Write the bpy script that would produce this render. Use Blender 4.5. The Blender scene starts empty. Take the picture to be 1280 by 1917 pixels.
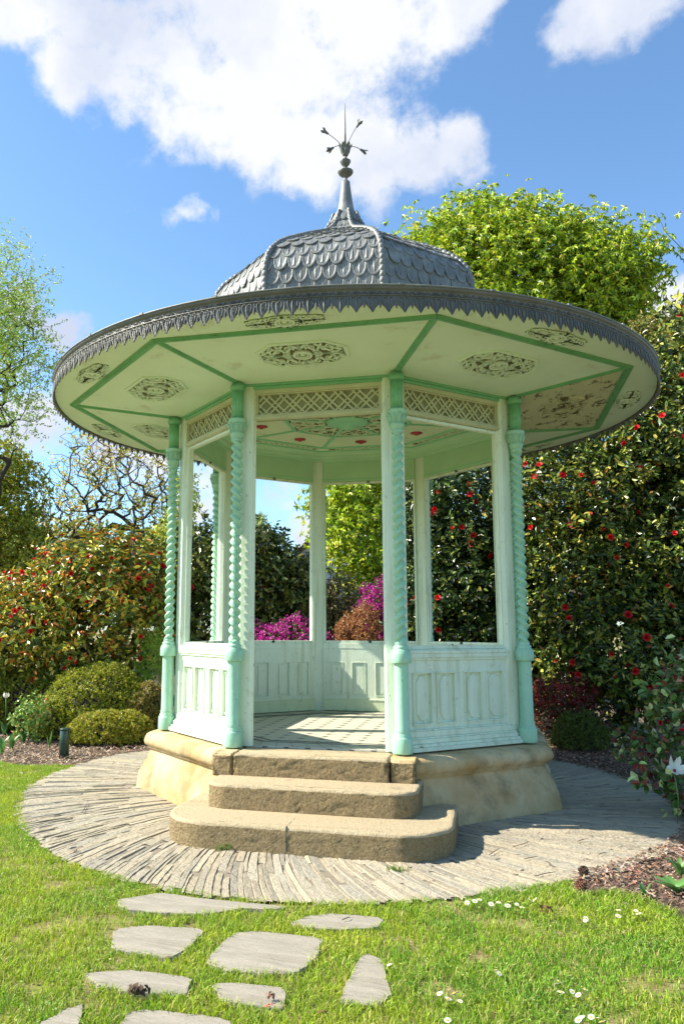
import bpy, math, random
import numpy as np
from mathutils import Vector, Matrix
R = math.radians
rng = np.random.default_rng(7); random.seed(7)
scn = bpy.context.scene
COL = scn.collection

# ------------------------------------------------------------------ camera
FL = 0.6                                    # height of the kiosk floor above the ground
CAM = np.array([1.516, -9.138, 1.036 + FL])
yaw, pit, roll = -0.247, 0.155, 0.005
fw = np.array([math.sin(yaw)*math.cos(pit), math.cos(yaw)*math.cos(pit), math.sin(pit)])
rt = np.array([math.cos(yaw), -math.sin(yaw), 0.0]); up = np.cross(rt, fw)
r2 = rt*math.cos(roll)+up*math.sin(roll); u2 = -rt*math.sin(roll)+up*math.cos(roll)
cd = bpy.data.cameras.new('camera'); cam = bpy.data.objects.new('camera', cd); COL.objects.link(cam)
cd.sensor_width = 36; cd.sensor_fit = 'AUTO'; cd.lens = 36*1520/1917
cd.shift_x = 113/1917; cd.shift_y = -16/1917
cd.clip_start = 0.1; cd.clip_end = 2000
M4 = Matrix(((r2[0], u2[0], -fw[0], CAM[0]), (r2[1], u2[1], -fw[1], CAM[1]), (r2[2], u2[2], -fw[2], CAM[2]), (0, 0, 0, 1)))
cam.matrix_world = M4
scn.camera = cam
def ray(px, py):
    return fw + (px-640+113)/1520*r2 - (py-958.5+16)/1520*u2
def at(px, py, D):                          # the point at depth D seen at a photo pixel
    return CAM + ray(px, py)*D
def ground(px, py, z=0.0):
    d = ray(px, py); return CAM + d*((z-CAM[2])/d[2])
def base(px, D):                            # ground point below the horizon pixel px at depth D
    p = at(px, 1180, D); return np.array([p[0], p[1], 0.0])

# ------------------------------------------------------------------ light
SUN_AZ = np.array([-0.982, -0.19]); SUN_EL = R(40.5)
sd = np.array([SUN_AZ[0]*math.cos(SUN_EL), SUN_AZ[1]*math.cos(SUN_EL), math.sin(SUN_EL)]); sd /= np.linalg.norm(sd)
sl = bpy.data.lights.new('sun', 'SUN'); sl.energy = 5.0; sl.angle = R(0.53); sl.color = (1.0, 0.93, 0.80)
so = bpy.data.objects.new('sun', sl); COL.objects.link(so)
so.rotation_euler = Vector(sd).to_track_quat('Z', 'Y').to_euler()
scn.view_settings.view_transform = 'Standard'; scn.view_settings.look = 'None'
scn.view_settings.exposure = 1.14; scn.view_settings.gamma = 1.0

w = bpy.data.worlds.new('World'); scn.world = w; w.use_nodes = True
nt = w.node_tree; nt.nodes.clear()
def N(t, **k):
    n = nt.nodes.new(t)
    for a, b in k.items(): setattr(n, a, b)
    return n
def L(a, b): nt.links.new(a, b)
sky = N('ShaderNodeTexSky', sky_type='NISHITA'); sky.sun_disc = False
sky.sun_elevation = SUN_EL; sky.sun_rotation = math.atan2(sd[0], sd[1]); sky.altitude = 50
sky.air_density = 1.0; sky.dust_density = 0.6; sky.ozone_density = 1.6
tc = N('ShaderNodeTexCoord'); nrm = N('ShaderNodeVectorMath', operation='NORMALIZE'); L(tc.outputs['Generated'], nrm.inputs[0])
def noise(scale, detail, rough, src):
    n = N('ShaderNodeTexNoise'); n.inputs['Scale'].default_value = scale; n.inputs['Detail'].default_value = detail
    n.inputs['Roughness'].default_value = rough; L(src, n.inputs['Vector']); return n
warp = noise(5.0, 5, 0.6, nrm.outputs[0])
wsub = N('ShaderNodeVectorMath', operation='SUBTRACT'); L(warp.outputs['Color'], wsub.inputs[0]); wsub.inputs[1].default_value = (.5, .5, .5)
wsc = N('ShaderNodeVectorMath', operation='SCALE'); L(wsub.outputs[0], wsc.inputs[0]); wsc.inputs['Scale'].default_value = 0.10
wadd = N('ShaderNodeVectorMath', operation='ADD'); L(nrm.outputs[0], wadd.inputs[0]); L(wsc.outputs[0], wadd.inputs[1])
puffs = [(20,0,90,1),(150,50,120,1),(270,90,130,1),(400,80,190,1),(560,60,230,1),(700,20,150,1),(820,-20,110,.9),(480,230,120,1),(380,190,90,.9),
         (590,280,110,1),(690,290,110,1),(790,300,80,1),(865,290,62,1),(720,370,55,.7),(600,360,50,.7),
         (335,420,30,.5),(375,408,32,.6),(405,422,22,.5),(300,398,20,.42),(290,440,20,.4),(262,392,16,.42),(1090,30,75,1),(1170,-20,90,1),(1250,585,60,1),(1290,600,60,1),
         (110,630,52,.9),(40,590,60,.8),(20,680,50,.6),(60,800,80,.9),(180,820,80,.9),(290,850,80,.8),(520,930,60,.6),(560,1020,60,.9),(380,930,75,.8),(430,880,60,.7),
         (-350,500,220,1),(1800,200,200,1),(1600,700,200,1)]
acc = None
for px, py, rr, amp in puffs:
    d = ray(px, py); d = d/np.linalg.norm(d)
    ds = N('ShaderNodeVectorMath', operation='DISTANCE'); L(wadd.outputs[0], ds.inputs[0]); ds.inputs[1].default_value = tuple(d)
    mr = N('ShaderNodeMapRange', interpolation_type='SMOOTHSTEP'); L(ds.outputs['Value'], mr.inputs['Value'])
    mr.inputs['From Min'].default_value = rr/1520*1.35; mr.inputs['From Max'].default_value = rr/1520*0.35
    mr.inputs['To Min'].default_value = 0; mr.inputs['To Max'].default_value = amp
    if acc is None: acc = mr.outputs[0]
    else:
        mx = N('ShaderNodeMath', operation='MAXIMUM'); L(acc, mx.inputs[0]); L(mr.outputs[0], mx.inputs[1]); acc = mx.outputs[0]
fine = noise(16, 9, 0.62, nrm.outputs[0])
fm = N('ShaderNodeMath', operation='MULTIPLY_ADD'); L(fine.outputs['Fac'], fm.inputs[0]); fm.inputs[1].default_value = 2.0; fm.inputs[2].default_value = -1.04
gate = N('ShaderNodeMath', operation='ADD'); L(fm.outputs[0], gate.inputs[0]); L(acc, gate.inputs[1])
mk = N('ShaderNodeMapRange', interpolation_type='SMOOTHSTEP'); L(gate.outputs[0], mk.inputs['Value'])
mk.inputs['From Min'].default_value = 0.22; mk.inputs['From Max'].default_value = 0.92
ps = N('ShaderNodeMapRange'); L(acc, ps.inputs['Value']); ps.inputs['From Min'].default_value = 0.02; ps.inputs['From Max'].default_value = 0.25
cm = N('ShaderNodeMath', operation='MULTIPLY'); L(mk.outputs[0], cm.inputs[0]); L(ps.outputs[0], cm.inputs[1])
shade = noise(4.2, 7, 0.55, wadd.outputs[0])
cr = N('ShaderNodeValToRGB'); L(shade.outputs['Fac'], cr.inputs[0])
cr.color_ramp.elements[0].position = 0.36; cr.color_ramp.elements[0].color = (0.30, 0.335, 0.42, 1)
cr.color_ramp.elements[1].position = 0.56; cr.color_ramp.elements[1].color = (0.45, 0.46, 0.48, 1)
bs = N('ShaderNodeVectorMath', operation='MULTIPLY'); L(sky.outputs[0], bs.inputs[0]); bs.inputs[1].default_value = (0.089, 0.112, 0.124)
mixc = N('ShaderNodeMix', data_type='RGBA'); L(cm.outputs[0], mixc.inputs['Factor']); L(bs.outputs[0], mixc.inputs['A']); L(cr.outputs[0], mixc.inputs['B'])
bg = N('ShaderNodeBackground'); L(mixc.outputs['Result'], bg.inputs[0]); bg.inputs[1].default_value = 1.0
wo = N('ShaderNodeOutputWorld'); L(bg.outputs[0], wo.inputs[0])

# ------------------------------------------------------------------ materials
def mat(name, col, rough=0.6, var=0.0, vscale=3.0, col2=None, bump=0.0, bscale=40.0, metal=0.0, spec=0.5, attr=None, transl=0.0,
        dirt=None, dscale=6.0, dlo=0.55, dhi=0.75, stretch=None, detail=6, bump2=None, streak=None, chip=None):
    m = bpy.data.materials.new(name); m.use_nodes = True; t = m.node_tree; ns = t.nodes
    b = ns['Principled BSDF']; b.inputs['Roughness'].default_value = rough; b.inputs['Metallic'].default_value = metal
    b.inputs['Specular IOR Level'].default_value = spec
    def n_(ty, **k):
        x = ns.new(ty)
        for a, c in k.items(): setattr(x, a, c)
        return x
    co = n_('ShaderNodeTexCoord').outputs['Object']
    if stretch:
        mp = n_('ShaderNodeMapping'); mp.inputs['Scale'].default_value = stretch; t.links.new(co, mp.inputs[0]); co2 = mp.outputs[0]
    else: co2 = co
    def noi(s, c=co, d=detail, r=0.6):
        x = n_('ShaderNodeTexNoise'); x.inputs['Scale'].default_value = s; x.inputs['Detail'].default_value = d; x.inputs['Roughness'].default_value = r
        t.links.new(c, x.inputs['Vector']); return x.outputs['Fac']
    c4 = tuple(col)+(1,)
    if attr:
        a = n_('ShaderNodeAttribute'); a.attribute_name = attr; out = a.outputs['Color']
    else:
        rgb = n_('ShaderNodeRGB'); rgb.outputs[0].default_value = c4; out = rgb.outputs[0]
    if var or col2:
        cc = col2 if col2 else tuple(max(0, c*(1-var)) for c in col)
        mx = n_('ShaderNodeMix', data_type='RGBA'); t.links.new(out, mx.inputs['A']); mx.inputs['B'].default_value = tuple(cc)+(1,)
        mr = n_('ShaderNodeMapRange'); t.links.new(noi(vscale, co2), mr.inputs['Value']); mr.inputs['From Min'].default_value = .35; mr.inputs['From Max'].default_value = .68
        t.links.new(mr.outputs[0], mx.inputs['Factor']); out = mx.outputs['Result']
    if dirt:
        mx = n_('ShaderNodeMix', data_type='RGBA'); t.links.new(out, mx.inputs['A']); mx.inputs['B'].default_value = tuple(dirt)+(1,)
        mr = n_('ShaderNodeMapRange'); t.links.new(noi(dscale, co2, 10, .7), mr.inputs['Value']); mr.inputs['From Min'].default_value = dlo; mr.inputs['From Max'].default_value = dhi
        t.links.new(mr.outputs[0], mx.inputs['Factor']); out = mx.outputs['Result']
    for lay, sc, k_ in ((streak, (15, 15, 1.1), 1.0), (chip, (1, 1, .45), 34.0)):
        if not lay: continue
        cc, lo_, hi_ = lay; mp2 = n_('ShaderNodeMapping'); mp2.inputs['Scale'].default_value = sc; t.links.new(co, mp2.inputs[0])
        mx = n_('ShaderNodeMix', data_type='RGBA'); t.links.new(out, mx.inputs['A']); mx.inputs['B'].default_value = tuple(cc)+(1,)
        mr = n_('ShaderNodeMapRange'); t.links.new(noi(k_, mp2.outputs[0], 7, .6), mr.inputs['Value']); mr.inputs['From Min'].default_value = lo_; mr.inputs['From Max'].default_value = hi_; mr.inputs['To Max'].default_value = .8
        t.links.new(mr.outputs[0], mx.inputs['Factor']); out = mx.outputs['Result']
    t.links.new(out, b.inputs['Base Color'])
    if bump:
        bp = n_('ShaderNodeBump'); bp.inputs['Strength'].default_value = min(1, bump); bp.inputs['Distance'].default_value = 0.01*max(1, bump)
        t.links.new(noi(bscale, co2, 8, .65), bp.inputs['Height']); t.links.new(bp.outputs[0], b.inputs['Normal'])
        if bump2:
            b2 = n_('ShaderNodeBump'); b2.inputs['Strength'].default_value = 1; b2.inputs['Distance'].default_value = bump2[0]
            t.links.new(noi(bump2[1], co, 4, .5), b2.inputs['Height']); t.links.new(bp.outputs[0], b2.inputs['Normal']); t.links.new(b2.outputs[0], b.inputs['Normal'])
    if transl:
        tr = n_('ShaderNodeBsdfTranslucent'); t.links.new(out, tr.inputs[0]); ms = n_('ShaderNodeMixShader'); ms.inputs[0].default_value = transl
        o = ns['Material Output']; t.links.new(b.outputs[0], ms.inputs[1]); t.links.new(tr.outputs[0], ms.inputs[2]); t.links.new(ms.outputs[0], o.inputs[0])
    return m
MT = dict(
 cream=mat('cream_paint', (.68, .72, .48), .5, .12, 2.5, bump=.25, bscale=30, dirt=(.30, .33, .22), dscale=5, dlo=.60, dhi=.80),
 creamold=mat('weathered_cream_paint', (.50, .51, .30), .6, .15, 4, bump=.3, bscale=40, dirt=(.26, .26, .14), dscale=14, dlo=.58, dhi=.78),
 board=mat('weathered_board', (.26, .27, .13), .8, .25, 8, dirt=(.18, .18, .10), dscale=12, dlo=.5, dhi=.75),
 mintin=mat('inner_mint_paint', (.44, .66, .40), .5, .1, 3, bump=.2, bscale=20),
 creamin=mat('pale_mint_paint', (.66, .76, .50), .5, .10, 3, bump=.25, bscale=30, dirt=(.25, .30, .2), dscale=8, dlo=.60, dhi=.78, chip=((.22, .2, .13), .67, .71)),
 white=mat('white_mint_paint', (.71, .80, .63), .5, .08, 3, bump=.35, bscale=26, dirt=(.36, .38, .25), dscale=7, dlo=.58, dhi=.80, streak=((.42, .45, .27), .50, .78), chip=((.20, .17, .11), .66, .70)),
 soffit=mat('soffit_paint', (.66, .82, .64), .6, .10, 1.5, bump=.2, bscale=8, dirt=(.38, .38, .22), dscale=3, dlo=.58, dhi=.82, chip=((.25, .23, .13), .69, .73)),
 soffitpeel=mat('peeling_soffit_paint', (.62, .64, .42), .6, .15, 1.5, bump=.5, bscale=20, dirt=(.13, .11, .06), dscale=5.5, dlo=.545, dhi=.60, stretch=(1, 1.8, 1)),
 mint=mat('mint_paint', (.34, .60, .42), .4, .14, 6, bump=.3, bscale=30, dirt=(.16, .24, .16), dscale=14, dlo=.60, dhi=.74, streak=((.18, .38, .24), .52, .85), chip=((.14, .13, .09), .665, .70)),
 trim=mat('green_trim_paint', (.17, .45, .22), .45, .2, 5, bump=.3, bscale=30, dirt=(.08, .13, .06), dscale=12, dlo=.58, dhi=.72),
 trimin=mat('ceiling_green_paint', (.30, .64, .38), .5, .1, 4),
 void=mat('void_shade', (.13, .13, .06), .9, .3, 8),  # sheets behind the openwork; darkness of the hollow painted as a colour
 lead=mat('weathered_lead', (.19, .195, .18), .5, .25, 3.5, metal=.1, bump=.3, bscale=25, dirt=(.30, .31, .285), dscale=4, dlo=.50, dhi=.72),
 leadd=mat('dark_lead', (.15, .15, .135), .5, .35, 5, metal=.1, bump=.5, bscale=40, dirt=(.13, .13, .10), dscale=9, dlo=.5, dhi=.7),
 stone=mat('worn_limestone', (.58, .46, .27), .9, .35, 1.9, col2=(.36, .225, .075), bump=.8, bscale=60, dirt=(.14, .11, .05), dscale=2.2, dlo=.50, dhi=.74, bump2=(.03, 5)),
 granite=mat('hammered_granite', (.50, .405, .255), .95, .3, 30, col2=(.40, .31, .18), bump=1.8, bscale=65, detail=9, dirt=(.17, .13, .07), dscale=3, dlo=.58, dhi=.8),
 riser_shade=mat('hammered_granite_shaded', (.40, .30, .155), .95, .3, 45, col2=(.25, .175, .075), bump=4.5, bscale=48, detail=9, dirt=(.12, .09, .04), dscale=30, dlo=.52, dhi=.75),  # darker copy of the granite; shade under grazing sun put into its colour
 slate=mat('slate_pavers', (.3, .28, .24), .75, attr='col', bump=2.2, bscale=30, dirt=(.16, .135, .10), dscale=9, dlo=.55, dhi=.75),
 flag=mat('slate_flag', (.35, .31, .24), .85, .25, 3.2, col2=(.25, .225, .175), bump=1.8, bscale=10, stretch=(.6, 3, 1), dirt=(.30, .25, .17), dscale=3, dlo=.55, dhi=.75),
 soil=mat('soil', (.12, .085, .055), 1, .4, 6, bump=1, bscale=30),
 turf=mat('turf_base', (.19, .20, .04), 1, .4, 8, col2=(.24, .17, .08), bump=1, bscale=60),
 leaf=mat('leaf', (.1, .2, .03), .42, attr='col', transl=.28, spec=.5),
 glossy=mat('glossy_leaf', (.1, .2, .03), .32, attr='col', transl=.14, spec=.5),
 grass=mat('grass_blade', (.1, .2, .03), .5, attr='col', transl=.35, spec=.3),
 chips=mat('bark_chip', (.2, .12, .08), .9, attr='col'),
 bark=mat('bark', (.055, .042, .028), .9, .4, 8, bump=1, bscale=20),
 barkd=mat('dark_bark', (.075, .052, .036), .9, .4, 8, bump=1, bscale=20),
 red=mat('red_petal', (.78, .025, .028), .5, .35, 30, transl=.2),
 crim=mat('crimson_petal', (.60, .01, .03), .5, .3, 30, transl=.2),
 white2=mat('white_petal', (.80, .80, .70), .5, .1, 30, transl=.2),
 yellow=mat('yellow_disc', (.65, .45, .03), .7),
 rede=mat('red_enamel', (.35, .02, .02), .35),
 iron=mat('iron', (.03, .03, .03), .5, metal=.6),
 bollard=mat('green_metal', (.025, .06, .045), .35, .2, 10),
 tulip=mat('tulip_leaf', (.13, .30, .07), .4, .3, 6, transl=.25),
 render=mat('white_render', (.72, .71, .68), .9, .1, 2), roof=mat('slate_roof', (.12, .11, .12), .6, .3, 3, stretch=(1, 1, 6)), fascia=mat('brown_fascia', (.14, .055, .03), .6),
 glass=mat('window_glass', (.03, .04, .05), .1),
 cone=mat('pine_cone', (.09, .05, .028), .9, .4, 30), dead=mat('dead_petals', (.24, .10, .055), .9, .5, 30),
 seam=mat('mortar', (.30, .27, .22), .95, .3, 20),
)
# floor tiles: cream slabs with small dark four-pointed stars where four tiles meet
def floor_mat():
    m = bpy.data.materials.new('star_floor_tiles'); m.use_nodes = True; t = m.node_tree; ns = t.nodes; b = ns['Principled BSDF']; b.inputs['Roughness'].default_value = .45
    def n_(ty, **k):
        x = ns.new(ty)
        for a, c in k.items(): setattr(x, a, c)
        return x
    def ma(op, a, bb=None, c=None):
        x = n_('ShaderNodeMath', operation=op)
        for i, v in enumerate((a, bb, c)):
            if v is None: continue
            if isinstance(v, (int, float)): x.inputs[i].default_value = v
            else: t.links.new(v, x.inputs[i])
        return x.outputs[0]
    co = n_('ShaderNodeTexCoord').outputs['Object']; sp = n_('ShaderNodeSeparateXYZ'); t.links.new(co, sp.inputs[0])
    P = 0.20
    fx = ma('ABSOLUTE', ma('SUBTRACT', ma('FRACT', ma('ADD', ma('DIVIDE', sp.outputs[0], P), 50)), .5))
    fy = ma('ABSOLUTE', ma('SUBTRACT', ma('FRACT', ma('ADD', ma('DIVIDE', sp.outputs[1], P), 50)), .5))
    star = ma('LESS_THAN', ma('ADD', ma('POWER', ma('ADD', fx, .0001), .62), ma('POWER', ma('ADD', fy, .0001), .62)), .50)
    gx = ma('ABSOLUTE', ma('SUBTRACT', ma('FRACT', ma('ADD', ma('DIVIDE', sp.outputs[0], P), 50.5)), .5)); gy = ma('ABSOLUTE', ma('SUBTRACT', ma('FRACT', ma('ADD', ma('DIVIDE', sp.outputs[1], P), 50.5)), .5))
    grout = ma('MAXIMUM', ma('GREATER_THAN', fx, .492), ma('GREATER_THAN', fy, .492))
    nz = n_('ShaderNodeTexNoise'); nz.inputs['Scale'].default_value = 6; nz.inputs['Detail'].default_value = 8; t.links.new(co, nz.inputs[0])
    a = n_('ShaderNodeMix', data_type='RGBA'); a.inputs['A'].default_value = (.60, .57, .46, 1); a.inputs['B'].default_value = (.47, .44, .34, 1); t.links.new(nz.outputs['Fac'], a.inputs['Factor'])
    c = n_('ShaderNodeMix', data_type='RGBA'); t.links.new(a.outputs['Result'], c.inputs['A']); c.inputs['B'].default_value = (.12, .12, .10, 1); t.links.new(star, c.inputs['Factor'])
    d = n_('ShaderNodeMix', data_type='RGBA'); t.links.new(c.outputs['Result'], d.inputs['A']); d.inputs['B'].default_value = (.44, .41, .32, 1); t.links.new(grout, d.inputs['Factor'])
    t.links.new(d.outputs['Result'], b.inputs['Base Color']); return m
MT['tiles'] = floor_mat(); MT['tiledark'] = mat('dark_tile', (.10, .10, .085), .5, .3, 8); MT['tileplain'] = mat('plain_tile', (.52, .50, .41), .5, .25, 6)

# ------------------------------------------------------------------ mesh helpers
def tag(o, label=None, cat=None, group=None, kind=None):
    if label: o['label'] = label
    if cat: o['category'] = cat
    if group: o['group'] = group
    if kind: o['kind'] = kind
    return o
def empty(name, loc=(0, 0, 0), rz=0.0):
    o = bpy.data.objects.new(name, None); o.empty_display_size = .1; COL.objects.link(o); o.location = loc; o.rotation_euler = (0, 0, rz); return o
class MB:
    def __init__(s): s.v = []; s.f = []; s.mi = []; s.sm = []
    def add(s, vs, fs, mi=0, sm=False):
        n = len(s.v); s.v += [tuple(map(float, v)) for v in vs]
        for f in fs: s.f.append(tuple(i+n for i in f)); s.mi.append(mi); s.sm.append(sm)
    def box(s, a, b, mi=0, M=None):
        x0, y0, z0 = a; x1, y1, z1 = b
        vs = [(x0,y0,z0),(x1,y0,z0),(x1,y1,z0),(x0,y1,z0),(x0,y0,z1),(x1,y0,z1),(x1,y1,z1),(x0,y1,z1)]
        if M is not None: vs = [tuple(M @ Vector(v)) for v in vs]
        s.add(vs, [(0,3,2,1),(4,5,6,7),(0,1,5,4),(1,2,6,5),(2,3,7,6),(3,0,4,7)], mi)
    def frame(s, x0, x1, z0, z1, wd, y0, y1, mi=0):        # rectangular frame in the xz plane
        s.box((x0, y0, z0), (x1, y1, z0+wd), mi); s.box((x0, y0, z1-wd), (x1, y1, z1), mi)
        s.box((x0, y0, z0+wd), (x0+wd, y1, z1-wd), mi); s.box((x1-wd, y0, z0+wd), (x1, y1, z1-wd), mi)
    def lathe(s, prof, n=24, c=(0, 0, 0), mi=0, sm=True, flute=0, fa=0.0):
        vs = []
        for r, z in prof:
            for i in range(n):
                a = 2*math.pi*i/n; q = r*(1-fa*(0.5+0.5*math.cos(flute*a))) if flute else r
                vs.append((c[0]+q*math.cos(a), c[1]+q*math.sin(a), c[2]+z))
        fs = [(j*n+i, j*n+(i+1) % n, (j+1)*n+(i+1) % n, (j+1)*n+i) for j in range(len(prof)-1) for i in range(n)]
        fs.append(tuple(range(n))[::-1]); fs.append(tuple((len(prof)-1)*n+i for i in range(n)))
        s.add(vs, fs, mi, sm)
    def prism(s, poly, z0, z1, mi=0):                      # convex/simple polygon extruded up
        n = len(poly)
        s.add([(x, y, z0) for x, y in poly]+[(x, y, z1) for x, y in poly], [tuple(range(n))[::-1], tuple(range(n, 2*n))]+[(i, (i+1) % n, n+(i+1) % n, n+i) for i in range(n)], mi)
    def tube(s, pts, rad, n=6, mi=0, sm=True, twist=None, cap=True):
        P = [np.array(p, float) for p in pts]; k = len(P); rr = rad if hasattr(rad, '__len__') else [rad]*k
        T = [P[min(i+1, k-1)]-P[max(i-1, 0)] for i in range(k)]; T = [t/(np.linalg.norm(t)+1e-9) for t in T]
        u = np.cross(T[0], (0, 0, 1.0)); u = np.array([1.0, 0, 0]) if np.linalg.norm(u) < 1e-3 else u/np.linalg.norm(u)
        vs = []; ln = 0
        for i in range(k):
            u = u-T[i]*(u@T[i]); u /= np.linalg.norm(u)+1e-9; v = np.cross(T[i], u)
            if i: ln += np.linalg.norm(P[i]-P[i-1])
            for j in range(n):
                a = 2*math.pi*j/n; r_ = rr[i]
                if twist: r_ = r_*twist(a, ln)
                vs.append(P[i]+r_*(math.cos(a)*u+math.sin(a)*v))
        fs = [(j*n+i, j*n+(i+1) % n, (j+1)*n+(i+1) % n, (j+1)*n+i) for j in range(k-1) for i in range(n)]
        if cap: fs += [tuple(range(n))[::-1], tuple((k-1)*n+i for i in range(n))]
        s.add(vs, fs, mi, sm)
    def ribbon(s, pts, wd, z0, z1, mi=0, taper=False):     # flat strip in the xy plane, thickness z0..z1
        P = [np.array(p[:2], float) for p in pts]; k = len(P); vs = []
        for i in range(k):
            t = P[min(i+1, k-1)]-P[max(i-1, 0)]; t /= np.linalg.norm(t)+1e-9; nn = np.array([-t[1], t[0]]); h = wd/2*((1-.75*i/(k-1)) if taper else 1)
            a, b = P[i]+nn*h, P[i]-nn*h
            vs += [(a[0], a[1], z0), (b[0], b[1], z0), (b[0], b[1], z1), (a[0], a[1], z1)]
        fs = [(4*i+j, 4*i+(j+1) % 4, 4*i+4+(j+1) % 4, 4*i+4+j) for i in range(k-1) for j in range(4)]+[(0, 1, 2, 3)[::-1], tuple(4*(k-1)+j for j in range(4))]
        s.add(vs, fs, mi)
    def loft(s, rings, mi=0, sm=False, close=True):        # rings: list of equally long closed point lists
        n = len(rings[0]); vs = [p for r_ in rings for p in r_]
        fs = [(j*n+i, j*n+(i+1) % n, (j+1)*n+(i+1) % n, (j+1)*n+i) for j in range(len(rings)-1) for i in range(n)]
        if close: fs += [tuple(range(n))[::-1], tuple((len(rings)-1)*n+i for i in range(n))]
        s.add(vs, fs, mi, sm)
    def xform(s, M, i0=0):
        s.v[i0:] = [tuple(M @ Vector(v)) for v in s.v[i0:]]
    def build(s, name, mats, parent=None, loc=(0, 0, 0), rz=0.0, bevel=0.0):
        me = bpy.data.meshes.new(name); me.from_pydata(s.v, [], s.f)
        for m in (mats if isinstance(mats, (list, tuple)) else [mats]): me.materials.append(m)
        me.polygons.foreach_set('material_index', s.mi); me.polygons.foreach_set('use_smooth', s.sm); me.update()
        o = bpy.data.objects.new(name, me); COL.objects.link(o); o.location = loc; o.rotation_euler = (0, 0, rz)
        if parent: o.parent = parent
        if bevel:
            b = o.modifiers.new('bevel', 'BEVEL'); b.width = bevel; b.segments = 2; b.limit_method = 'ANGLE'
        return o
def npmesh(name, V, F, mats, cols=None, parent=None, smooth=False, mi=None):   # V (n,3), F (m,k)
    me = bpy.data.meshes.new(name); V = np.asarray(V, np.float32); F = np.asarray(F, np.int32); m, k = F.shape
    me.vertices.add(len(V)); me.vertices.foreach_set('co', V.ravel())
    me.loops.add(m*k); me.loops.foreach_set('vertex_index', F.ravel())
    me.polygons.add(m); me.polygons.foreach_set('loop_start', np.arange(0, m*k, k, dtype=np.int32)); me.polygons.foreach_set('loop_total', np.full(m, k, np.int32))
    for mm in (mats if isinstance(mats, (list, tuple)) else [mats]): me.materials.append(mm)
    if mi is not None: me.polygons.foreach_set('material_index', np.asarray(mi, np.int32))
    me.polygons.foreach_set('use_smooth', np.full(m, smooth, bool))
    me.update(calc_edges=True)
    if cols is not None:
        a = me.attributes.new('col', 'FLOAT_COLOR', 'FACE'); c = np.ones((m, 4), np.float32); c[:, :3] = cols; a.data.foreach_set('color', c.ravel())
    o = bpy.data.objects.new(name, me); COL.objects.link(o)
    if parent: o.parent = parent
    return o
def copy_tree(o, parent=None):
    c = o.copy(); COL.objects.link(c); c.parent = parent
    for ch in list(o.children): copy_tree(ch, c)
    return c
def unit(v): return v/(np.linalg.norm(v, axis=-1, keepdims=True)+1e-9)
def leaves(pos, dirs, nrm_, ln, wd, fold=.25, droop=.15):
    """6-vertex leaves: base, two sides twice, tip; two quads each."""
    n = len(pos); d = unit(dirs); s_ = unit(np.cross(d, nrm_)); u = np.cross(s_, d)
    ln = np.broadcast_to(ln, (n,))[:, None]; wd = np.broadcast_to(wd, (n,))[:, None]
    P = np.empty((n, 6, 3)); f = fold*wd; dr = droop*ln
    P[:, 0] = pos; P[:, 3] = pos+d*ln-u*dr
    P[:, 1] = pos+d*ln*.3+s_*wd*.5+u*f; P[:, 2] = pos+d*ln*.68+s_*wd*.42+u*(f-dr*.4)
    P[:, 5] = pos+d*ln*.3-s_*wd*.5+u*f; P[:, 4] = pos+d*ln*.68-s_*wd*.42+u*(f-dr*.4)
    i = np.arange(n)[:, None]*6
    F = np.concatenate([i+np.array([[0, 1, 2, 3]]), i+np.array([[0, 3, 4, 5]])], 1).reshape(-1, 4)
    return P.reshape(-1, 3), F
FG = 1.0
def palette(n, cols, wts, jit=.25):
    cols = np.minimum(np.array(cols)*FG, .8); k = rng.choice(len(cols), n, p=np.array(wts)/sum(wts))
    return cols[k]*(1+jit*rng.uniform(-1, 1, (n, 1)))*(1+.12*rng.uniform(-1, 1, (n, 3)))

# ------------------------------------------------------------------ ground, lawn, beds, paving ring
PC = np.array([-0.12, -0.60]); PR = 3.40
EDGE = [(-2.90,-1.85), (-2.50,-2.50), (-1.95,-3.15), (-1.02,-3.82), (-.19,-4.06), (.76,-3.95), (1.42,-3.60), (2.12,-3.02), (2.79,-2.14), (3.12,-1.5), (3.25,-.6), (3.1, .8), (2.4, 2.2), (0, 2.9), (-2.4, 2.3), (-3.3, 1.1), (-3.4,-.05), (-3.25,-1.1)]
ea = np.array([math.atan2(y-PC[1], x-PC[0]) for x, y in EDGE]); er = np.array([math.hypot(x-PC[0], y-PC[1]) for x, y in EDGE]); o_ = np.argsort(ea); ea, er = ea[o_], er[o_]
ea = np.concatenate([ea-2*math.pi, ea, ea+2*math.pi]); er = np.tile(er, 3)
def PRf(th): return np.interp(th, ea, er)
def in_bed_right(x, y):
    return (x > 2.0) & (y > -3.35+0.12*np.sin(x*9)-0.28*(x-2)) & (np.hypot(x-PC[0], y-PC[1]) > PRf(np.arctan2(y-PC[1], x-PC[0]))-.12)
def in_bed_left(x, y): return (y > 0.12+.1*np.sin(x*5)-.12*(x+4)) & (x < 0)
def in_bed(x, y): return (in_bed_right(x, y) | in_bed_left(x, y) | (y > 3.0)) & (np.abs(x) < 13) & (y < 30)
g = MB(); n = 60; xs = np.concatenate([-np.geomspace(900, 9, 14), np.linspace(-8, 8, 65), np.geomspace(9, 900, 14)])
V = np.array([(x, y+0, -0.012+0.0*x) for y in xs for x in xs]); k = len(xs)
F = np.array([(j*k+i, j*k+i+1, (j+1)*k+i+1, (j+1)*k+i) for j in range(k-1) for i in range(k-1)])
fc = V[F].mean(1); near = in_bed(fc[:, 0], fc[:, 1])
tag(npmesh('ground', V, F, [MT['turf'], MT['soil']], mi=near.astype(int)), kind='structure')

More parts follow.
